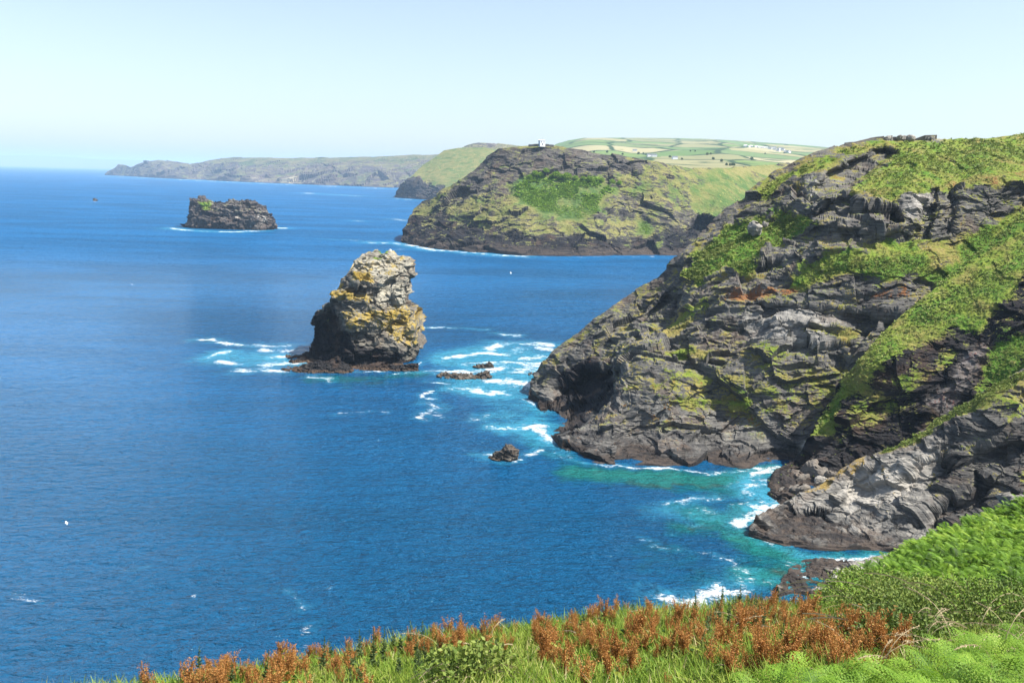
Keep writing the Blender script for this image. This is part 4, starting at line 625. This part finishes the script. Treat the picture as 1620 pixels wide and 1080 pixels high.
for i, (x, y) in enumerate([(838, 282), (846, 279), (855, 280), (864, 277), (872, 280), (880, 279), (888, 281), (898, 282), (910, 283), (922, 284), (934, 286), (952, 287), (968, 289), (980, 291)]):
    o = link('shrub', sm_); o.location = surf('far_headland', x, y)+[0, -2, -.5]; s_ = rs.uniform(.7, 1.3); o.scale = (s_, s_, s_); o.rotation_euler = (0, 0, rs.uniform(0, 6)); tag(o, 'pale green shrub in the row along the foot of the far headland crag', 'shrub', 'shrubs below the far crag')
tm = bush_mesh(5.5, 9, 700, 1.8, 22, .15).mesh('crown', M_SCRUB); tk = gridmesh('trunk', np.array([np.stack([np.cos(np.linspace(0, 6.28, 7)[:-1])*r_, np.sin(np.linspace(0, 6.28, 7)[:-1])*r_, 0*np.linspace(0, 6.28, 7)[:-1]+z_], -1) for z_, r_ in ((-2, .6), (1, .4), (4, .25))]), M_STONEW, wrap=True)
for x, y in [(1158, 262), (1161, 263), (1155, 263), (1150, 262.5), (1118, 246), (1124, 245), (1100, 240), (1092, 240), (1010, 243), (1018, 242), (1060, 250), (1078, 253), (1128, 252), (1142, 255), (1210, 245), (1240, 243), (1190, 252), (940, 240), (960, 241), (985, 243)]:
    r_ = empty('tree', surf('farmland_hill', x, y), rs.uniform(0, 6)); s_ = rs.uniform(.45, .85); r_.scale = (s_, s_, s_); tag(r_, 'small dark round headed tree on the hedged farmland behind the far headland', 'tree', 'trees on the farmland')
    for m_, nm in ((tm, 'crown'), (tk, 'trunk')): link(nm, m_, r_)
# ------------------------------------------------------------------ near slope, fern hill
topN = [(60, 1125), (170, 1104), (300, 1086), (420, 1066), (560, 1043), (700, 1021), (800, 1006), (900, 992), (960, 985), (1100, 978), (1200, 966), (1270, 968), (1330, 982), (1450, 990), (1560, 995), (1800, 1000)]
ctN = [(60, 1125, 10), (170, 1104, 11), (420, 1066, 13), (700, 1021, 14.8), (960, 985, 16), (1200, 966, 17.5), (1330, 980, 17), (1620, 996, 15), (1800, 1000, 15), (60, 1500, 3.6), (700, 1500, 3.2), (1200, 1500, 2.9), (1620, 1500, 2.7), (1800, 1500, 2.6), (170, 1200, 7.6), (700, 1140, 8.6), (1200, 1100, 8.2), (1620, 1100, 7.2), (1800, 1100, 7), (960, 1060, 10.6), (1400, 1040, 10.5)]
zero = lambda px, py, P, N: paint(px, py, P, (1, .5, 0, .5), [])
relief('near_slope', 60, 2000, topN+[(2000, 1000)], [(60, 1500), (2000, 1500)], ctN+[(2000, 1000, 15), (2000, 1500, 2.6), (2000, 1100, 7)], 246, 120, lambda px, py, P, N, m: .10*fbm(P/.9, 3, 901), zero, M_SOIL, behind=((.5, -.6), (1.5, -2.2), (5, -9), (12, -30)), below=((-1.5, .0), (-6, .6)), smooth=True)
topB = [(1290, 978), (1320, 951), (1360, 926), (1400, 904), (1450, 877), (1500, 854), (1560, 829), (1620, 804), (1720, 754), (1900, 690)]
ctB = [(1290, 978, 22), (1320, 951, 24), (1400, 904, 29), (1500, 854, 33), (1620, 804, 36), (1720, 754, 38), (1900, 690, 40), (1290, 1020, 16.5), (1500, 1020, 15.5), (1620, 1020, 15.5), (1900, 1020, 15), (1620, 900, 26), (1480, 930, 23), (1720, 900, 25), (1900, 850, 26), (1400, 960, 20.5)]
relief('fern_hill', 1290, 2050, topB+[(2050, 630)], [(1290, 1020), (2050, 1020)], ctB+[(2050, 630, 41), (2050, 1020, 15), (2050, 850, 26)], 210, 120, lambda px, py, P, N, m: .22*fbm(P/2.2, 3, 911), zero, M_SOIL, behind=((1.5, -1), (4, -5), (10, -25)), below=((-1, -.3), (-2, -3)), smooth=True, right=tuple((3, 1.) for _ in range(14)))
def frond(L, npair, seed, fine=False, lift=.5, wid=.36):
    """one frond along +x: arching rib with tapering pinnae"""
    r = np.random.default_rng(seed); s_ = np.linspace(.12, 1, npair); x = L*s_*np.cos(lift*.55); z = L*(lift*s_-.55*lift*s_**2.4); y = 0*s_
    c = np.stack([x, y, z], -1); tg = unit(np.gradient(c, axis=0)); q = []; w = L*wid*np.clip(np.sin(np.pi*np.clip(s_*.86+.16, 0, 1))**.8, .08, 1)
    for sg in (-1, 1):
        d = unit(tg*.55+np.array([0, sg, 0])-[0, 0, .12]); sd = unit(np.cross(d, np.cross(tg, d))+tg*.0)
        sd = unit(tg-d*np.sum(tg*d, -1, keepdims=True))
        if not fine: q.append(leaves(c, d, w, L/npair*.95, sd, .2))
        else:
            for k in range(npair):
                m = max(3, int(w[k]/L*17)); f = np.linspace(.1, 1, m); b_ = c[k]+d[k]*w[k]*f[:, None]*.92-np.outer(f**2, [0, 0, w[k]*.18]); ll = L/npair*.60*(1.08-f*.85)
                for s2 in (-1, 1): q.append(leaves(b_, unit(np.tile(sd[k]*s2+d[k]*.5, (m, 1))+r.normal(size=(m, 3))*.08), ll, w[k]/m*.8, np.tile(d[k], (m, 1)), .1))
    n0 = 7; cc = c[::max(1, npair//n0)]; rib = np.stack([cc[:-1]-[0, .006*L, 0], cc[:-1]+[0, .006*L, 0], cc[1:]+[0, .005*L, 0], cc[1:]-[0, .005*L, 0]], 1)
    return np.concatenate(q), np.concatenate([rib, np.array([[(0, -.008*L, 0), (0, .008*L, 0), c[0]+[0, .006*L, 0], c[0]-[0, .006*L, 0]]])])
def rotz(q, a, k=1., off=(0, 0, 0)):
    ca, sa = math.cos(a), math.sin(a); return (q@np.array([[ca, sa, 0], [-sa, ca, 0], [0, 0, 1]]))*k+np.asarray(off)
def tilt(q, a):
    ca, sa = math.cos(a), math.sin(a); return q@np.array([[1, 0, 0], [0, ca, sa], [0, -sa, ca]])
protos = [np.concatenate([rotz(tilt(frond(1., 12, 31+i*5+k, False, .35+.2*((k*3+i) % 5))[0], random.uniform(-.7, .7)), k*6.28/5+i+random.uniform(-.4, .4), random.uniform(.7, 1.15)) for k in range(5)]) for i in range(8)]
Q, N, _, _ = scatter('fern_hill', 6400, None, 41); so = Soup()
for i in range(len(Q)):
    k_ = RNG.uniform(.26, .5); tt = .52+.16*fbm(Q[i:i+1]/2.6, 3, 51)[0]*2+RNG.normal()*.14; pr_ = protos[i % 8]
    so.add(rotz(pr_, RNG.uniform(0, 6.28), k_, Q[i]+[0, 0, RNG.uniform(.0, .55)]), np.clip(tt+np.repeat(RNG.normal(size=5)*.16, len(pr_)//5)+RNG.normal(size=len(pr_))*.06, 0, 1))
tag(link('bracken', so.mesh('bracken', M_BRACK)), 'dense bright green bracken covering the hill at the lower right', 'bracken', kind='stuff')
px_, py_ = GRID['near_slope'][0], GRID['near_slope'][1]
vis = (py_ < 1180)*1.
def zone(polys, soft=18):
    w_ = np.zeros(px_.shape)
    for p_, v in polys: w_ = np.maximum(w_, v*sst(-soft, soft, sdpoly(px_, py_, p_)))
    return w_*vis+1e-6
# grass
n = 80000; Q, N, ii, jj = scatter('near_slope', n, vis*np.where(px_ > 1380, .6, 1.), 61)
tall = np.clip(.5+.5*fbm(Q/1.6, 3, 62), .1, 1); d = unit(N*.4+[0, 0, .8]+RNG.normal(size=(n, 3))*.38); h = (.12+.34*tall)*RNG.uniform(.6, 1.3, n)
tint = np.clip(.47+.34*fbm(Q/1.3, 3, 63)+RNG.normal(size=n)*.14+(RNG.random(n) < .06)*.5, 0, 1)
m1 = Q+d*h[:, None]*.55; side = unit(np.cross(d, RNG.normal(size=(n, 3)))); wd = (.006+.007*RNG.random(n))[:, None]; d2 = unit(d+RNG.normal(size=(n, 3))*.5-[0, 0, .25])
so = Soup().add(np.stack([Q-side*wd, Q+side*wd, m1+side*wd*.8, m1-side*wd*.8], 1), tint).add(np.stack([m1-side*wd*.8, m1+side*wd*.8, m1+d2*h[:, None]*.5+side*wd*.1, m1+d2*h[:, None]*.5-side*wd*.1], 1), np.clip(tint+.08, 0, 1))
n = 24000; Q, N, ii, jj = scatter('near_slope', n, vis, 64); d = unit(N*.4+RNG.normal(size=(n, 3))*.7+[0, 0, .45]); so.add(leaves(Q+RNG.normal(size=(n, 3))*[.03, .03, 0]+np.outer(RNG.random(n)*.16, [0, 0, 1]), d, RNG.uniform(.05, .13, n), RNG.uniform(.025, .05, n)), np.clip(.18+.25*fbm(Q/1.1, 3, 65)+RNG.normal(size=n)*.12, 0, 1))
tag(link('meadow_grass', so.mesh('meadow_grass', M_GRASS)), 'mixed green and straw coloured grass and low leaves on the near slope', 'grass', kind='stuff')
# docks gone to seed
def dock(seed):
    r = np.random.default_rng(seed); seeds = Soup(); st = Soup(); lf = Soup(); ns = int(r.integers(4, 8))
    for k in range(ns):
        a = r.uniform(0, 6.28); H = r.uniform(.5, .85); lean = np.array([math.cos(a), math.sin(a), 0])*r.uniform(.05, .22); base = np.array([r.normal()*.045, r.normal()*.045, 0]); f = np.linspace(0, 1, 6); c = base+np.outer(f**1.4, lean)*H+np.outer(f, [0, 0, H])
        for w in ([.006, 0, 0], [0, .006, 0]): st.add(np.stack([c[:-1]-w, c[:-1]+w, c[1:]+w, c[1:]-w], 1), .6)
        brs = [(c[-1]-c[-2], c[2], c[-1])]
        for b_ in range(int(r.integers(4, 8))):
            f0 = r.uniform(.35, .8); p0 = base+lean*H*f0**1.4+np.array([0, 0, H*f0]); aa = r.uniform(0, 6.28); dd = np.array([math.cos(aa)*.38, math.sin(aa)*.38, 1.])*r.uniform(.12, .26); brs.append((dd, p0, p0+dd)); w = np.array([.004, 0, 0]); st.add([[p0-w, p0+w, p0+dd+w*.5, p0+dd-w*.5]], .6)
        for dd, p0, p1 in brs:
            n_ = int(np.linalg.norm(p1-p0)*95)+4; ff = r.random(n_); b_ = p0+np.outer(ff, p1-p0)+r.normal(size=(n_, 3))*.012; seeds.add(leaves(b_, unit(r.normal(size=(n_, 3))+[0, 0, .9]), r.uniform(.016, .036, n_), r.uniform(.010, .018, n_)), np.clip(.45+r.normal()*.12+r.normal(size=n_)*.2, 0, 1))
    n_ = 34; aa = r.uniform(0, 6.28, n_); zz = r.random(n_)**1.5*.42; lf.add(leaves(np.stack([0*aa, 0*aa, zz], -1)+r.normal(size=(n_, 3))*.05, unit(np.stack([np.cos(aa), np.sin(aa), r.uniform(.1, .9, n_)], -1)), r.uniform(.10, .24, n_), r.uniform(.03, .07, n_), None, .35), np.clip(r.normal(.45, .25, n_), 0, 1))
    return seeds.mesh('seed_head', M_RUST), st.mesh('stem', M_RUST), lf.mesh('leaf_rosette', M_DOCKLEAF), np.concatenate(seeds.q+st.q), np.concatenate(seeds.t+st.t)
DK = [dock(100+i) for i in range(6)]
zd = zone([([(230, 1130), (330, 1078), (560, 1040), (760, 1000), (960, 975), (1100, 975), (1200, 975), (1330, 1000), (1420, 1040), (1430, 1080), (1180, 1075), (1000, 1050), (800, 1045), (600, 1070), (430, 1110), (250, 1140)], .75), ([(400, 1055), (560, 1030), (620, 1050), (480, 1095), (400, 1090)], 1.), ([(640, 1025), (760, 1000), (830, 1010), (800, 1050), (660, 1050)], 1.2), ([(980, 985), (1060, 980), (1080, 1040), (980, 1050)], 1.2), ([(1130, 1010), (1250, 985), (1400, 1040), (1400, 1090), (1150, 1090)], 1.8), ([(840, 1040), (1000, 1035), (1040, 1110), (860, 1120)], 1.), ([(280, 1085), (540, 1070), (580, 1130), (280, 1150)], .9)])
zd = zd*(1-.9*sst(-10, 10, sdpoly(px_, py_, [(560, 1075), (800, 1065), (880, 1090), (860, 1160), (560, 1160)])))*(1-.75*sst(-10, 10, sdpoly(px_, py_, [(1050, 975), (1230, 955), (1300, 975), (1200, 990), (1090, 1010)])))
Q, N, ii, jj = scatter('near_slope', 298, zd**.8, 71)
for i in range(298):
    r_ = empty('dock_plant', Q[i]-[0, 0, .03], rs.uniform(0, 6.28)); s_ = rs.uniform(.42, .85); r_.scale = (s_*1.15, s_*1.15, s_*rs.uniform(.8, 1.1)); r_.rotation_euler.x = rs.uniform(-.2, .2)
    tag(r_, 'dock plant gone to rust red seed among the grass of the near slope', 'dock', 'rusty docks on the near slope')
    for m_, nm in zip(DK[i % 6][:3], ('seed_head', 'stem', 'leaf_rosette')): link(nm, m_, r_)
Q, N, ii, jj = scatter('near_slope', 240, zd**.9, 73); so = Soup()
for i in range(240):
    k_ = RNG.uniform(.22, .6); d_ = DK[i % 6]; so.add(rotz(d_[3], RNG.uniform(0, 6.28), k_, Q[i]), np.clip(d_[4]+RNG.normal()*.15, 0, 1))
tag(link('dock_thicket', so.mesh('dock_thicket', M_RUST)), 'thin rust coloured dock and sorrel stems mixed all through the near grass', 'dock', kind='stuff')
# tall upright weeds on the brow
def weed(seed):
    r = np.random.default_rng(seed); H = r.uniform(.5, .75); so = Soup(); w = np.array([.006, 0, 0]); so.add([[-w, w, w*.6+[0, 0, H], -w*.6+[0, 0, H]]], .3)
    n_ = 120; f = r.random(n_)**.8; a = r.uniform(0, 6.28, n_); so.add(leaves(np.outer(f*H, [0, 0, 1]), unit(np.stack([np.cos(a), np.sin(a), .7+0*a], -1)), .13*(1.1-f)*r.uniform(.6, 1.2, n_), .045*(1.15-f)), np.clip(r.normal(.45, .2, n_), 0, 1)); return so.mesh('tall_weed', M_WEED)
WD = [weed(200+i) for i in range(4)]
brow = (py_ < 1500)*np.exp(-((np.arange(px_.shape[0])[:, None]-px_.shape[0]+8)/8.)**2)*np.where((px_ > 150) & (px_ < 1330), 1, 0)*(.25+1.*((px_ > 1110) & (px_ < 1230))+.5*((px_ > 540) & (px_ < 720)))+1e-9
Q, N, ii, jj = scatter('near_slope', 110, brow, 81)
for i in range(110):
    o = link('tall_weed', WD[i % 4]); o.location = Q[i]-[0, 0, .02]; s_ = rs.uniform(.5, 1.05); o.scale = (s_, s_, s_); o.rotation_euler = (rs.uniform(-.15, .15), rs.uniform(-.15, .15), rs.uniform(0, 6)); tag(o, 'upright dark leafed weed standing on the brow of the near slope against the water', 'weed', 'tall weeds along the brow')
# ferns at the lower right
def fern(seed):
    r = np.random.default_rng(seed); so = Soup(); nf = int(r.integers(4, 7))
    for k in range(nf):
        q, rib = frond(r.uniform(.5, 1.), 13, seed*10+k, True, r.uniform(.6, 1.6), .34); a = k*6.28/nf+r.uniform(-.4, .4); t0 = .48+r.normal()*.2
        so.add(rotz(q, a), np.clip(t0+r.normal(size=len(q))*.09, 0, 1)); so.add(rotz(rib, a), .7)
    return so.mesh('fern', M_FERN)
FN = [fern(300+i) for i in range(5)]
zf = zone([([(1180, 1150), (1240, 1118), (1320, 1108), (1420, 1100), (1500, 1072), (1620, 1052), (1800, 1040), (1800, 1200), (1100, 1200)], 1.), ([(1190, 1110), (1240, 1100), (1260, 1120), (1200, 1130)], .5)], 8)
Q, N, ii, jj = scatter('near_slope', 190, zf, 91)
for i in range(190):
    o = link('fern', FN[i % 5]); o.location = Q[i]+[0, 0, rs.uniform(-.05, .12)]; s_ = rs.uniform(.38, .7); o.scale = (s_, s_, s_); o.rotation_euler = (rs.uniform(-.35, .35), rs.uniform(-.35, .35), rs.uniform(0, 6)); tag(o, 'bright yellow green fern with arching fronds in the thicket at the lower right corner', 'fern', 'ferns in the near corner')
# brambles
def bramble(loc, rx, rz_, n, seed, label, tint=.4, mat=None, leaf=.075, flowers=0):
    r = np.random.default_rng(seed); r0_ = empty('bramble_bush', loc); tag(r0_, label, 'bramble'); link('foliage', bush_mesh(rx, rz_, n, leaf, seed, tint).mesh('foliage', mat or M_SCRUB), r0_)
    so = Soup()
    for k in range(16):
        a = r.uniform(0, 6.28); f = np.linspace(0, 1, 9); L = rx*r.uniform(.8, 1.35); c = np.stack([math.cos(a)*L*f, math.sin(a)*L*f, rz_*(.3+1.5*f-1.35*f**2)*r.uniform(.7, 1.1)], -1); w = np.array([0, 0, .008]); so.add(np.stack([c[:-1]-w, c[:-1]+w, c[1:]+w, c[1:]-w], 1), r.uniform(.3, 1))
    link('cane', so.mesh('cane', M_STALK), r0_)
    if flowers:
        v = unit(r.normal(size=(flowers, 3))+[0, -1.2, .5]); link('blossom', Soup().add(leaves(v*[rx*.85, rx*.85, rz_*.7], unit(r.normal(size=(flowers, 3))), .05, .05), 1).mesh('blossom', M_PINK), r0_)
bramble(surf('near_slope', 745, 1098), .72, .62, 2600, 401, 'round bramble bush with a few pink flowers in the grass of the near slope', .55, flowers=16)
for x, y, rx, rz_, lb, tn, g in [(1385, 985, 1.5, 1.0, 'grey green bramble thicket where the rusty docks meet the fern hill', .55, 'near_slope'), (1450, 1000, 1.5, .95, 'bramble thicket with pale dead stems in front of the fern hill', .5, 'near_slope'), (1530, 1010, 1.6, .9, 'dark bramble thicket behind the bright ferns', .38, 'near_slope'), (1600, 1010, 1.7, .85, 'low bramble thicket at the right edge below the fern hill', .36, 'near_slope'), (1480, 965, 1.3, .8, 'brighter leafed bramble on the lower slope of the fern hill', .72, 'fern_hill'), (1420, 1035, 1.0, .6, 'shadowed bramble clump between docks and ferns', .32, 'near_slope')]:
    bramble(surf(g, x, y)-[0, 0, .1], rx, rz_, 8000, int(x+y), lb, tn, leaf=.058)
# pale arching grass stalks
def stalk(seed):
    r = np.random.default_rng(seed); H = r.uniform(.7, 1.05); f = np.linspace(0, 1, 10); bend = r.uniform(.35, .75); c = np.stack([bend*H*f**2.2, 0*f, H*(f-.38*f**3)], -1); w = np.array([0, .0045, 0]); w2 = np.array([.003, 0, .003]); so = Soup()
    for q in (w, w2): so.add(np.stack([c[:-1]-q, c[:-1]+q, c[1:]+q, c[1:]-q], 1), .6)
    n_ = 46; ff = r.uniform(.72, 1., n_); b_ = np.stack([np.interp(ff, f, c[:, k]) for k in range(3)], -1); tg = unit(c[-1]-c[-3]); h_ = Soup().add(leaves(b_, unit(tg+r.normal(size=(n_, 3))*.35), r.uniform(.02, .045, n_), .010), np.clip(r.normal(.8, .15, n_), 0, 1)); return so.mesh('stem', M_STALK), h_.mesh('seed_head', M_STALK)
SKS = [stalk(500+i) for i in range(5)]
Q, N, ii, jj = scatter('near_slope', 60, zone([([(1340, 1050), (1440, 1020), (1620, 1030), (1700, 1060), (1500, 1120), (1360, 1110)], 1.), ([(1020, 1085), (1150, 1080), (1160, 1130), (1040, 1130)], .5), ([(300, 1080), (560, 1045), (960, 995), (1300, 985), (1300, 1040), (560, 1080)], .12)], 14), 95)
for i in range(60):
    r_ = empty('grass_stalk', Q[i], rs.uniform(-.9, .9)+(0 if rs.random() < .7 else 3.)); s_ = rs.uniform(.7, 1.1); r_.scale = (s_, s_, s_); tag(r_, 'pale dry grass stalk with a seed head arching over the near plants', 'grass stalk', 'pale grass stalks on the near slope')
    for m_, nm in zip(SKS[i % 5], ('stem', 'seed_head')): link(nm, m_, r_)
# ------------------------------------------------------------------ light, sky, air
SUN_AZ, SUN_EL = R(104), R(55)
sd = Vector((math.sin(SUN_AZ)*math.cos(SUN_EL), math.cos(SUN_AZ)*math.cos(SUN_EL), math.sin(SUN_EL)))
ld = bpy.data.lights.new('sun', 'SUN'); lo = bpy.data.objects.new('sun', ld); COL.objects.link(lo)
ld.energy = 5.; ld.angle = R(.53); ld.color = (1., .955, .88); lo.rotation_euler = sd.to_track_quat('Z', 'Y').to_euler(); lo.location = (200, 0, 400)
w = bpy.data.worlds.new('World'); sc.world = w; w.use_nodes = True; wt = w.node_tree; wt.nodes.clear()
wo = wt.nodes.new('ShaderNodeOutputWorld'); bg = wt.nodes.new('ShaderNodeBackground'); sk = wt.nodes.new('ShaderNodeTexSky')
sk.sky_type = 'NISHITA'; sk.sun_disc = False; sk.sun_elevation = SUN_EL; sk.sun_rotation = SUN_AZ; sk.air_density = 1.; sk.dust_density = 1.2; sk.ozone_density = 1.2; sk.altitude = 50
hs = wt.nodes.new('ShaderNodeHueSaturation'); hs.inputs['Saturation'].default_value = .8; wt.links.new(sk.outputs[0], hs.inputs['Color']); wt.links.new(hs.outputs[0], bg.inputs[0]); bg.inputs[1].default_value = .1; wt.links.new(bg.outputs[0], wo.inputs[0])
bm_v = np.array([(x, y, z) for z in (-60, 440) for x, y in ((-46000, -300), (46000, -300), (46000, 63000), (-46000, 63000))], float)
hz_t = NT('sea_haze'); pv = hz_t.n('ShaderNodeVolumePrincipled'); pv.inputs['Color'].default_value = (.57, .78, 1., 1); pv.inputs['Density'].default_value = 5.4e-5; pv.inputs['Anisotropy'].default_value = 0.
hz_t.t.links.new(pv.outputs[0], hz_t.out.inputs['Volume'])
hz = link('haze', rawmesh('haze', bm_v, np.array([(0, 3, 2, 1), (4, 5, 6, 7), (0, 1, 5, 4), (1, 2, 6, 5), (2, 3, 7, 6), (3, 0, 4, 7)]), hz_t.m)); hz['kind'] = 'stuff'
sc.view_settings.view_transform = 'Standard'; sc.view_settings.look = 'None'; sc.view_settings.exposure = 1.02; sc.view_settings.gamma = 1
sc.cycles.max_bounces = 5; sc.cycles.diffuse_bounces = 2; sc.cycles.glossy_bounces = 2; sc.cycles.transmission_bounces = 3; sc.cycles.transparent_max_bounces = 6; sc.cycles.volume_bounces = 1
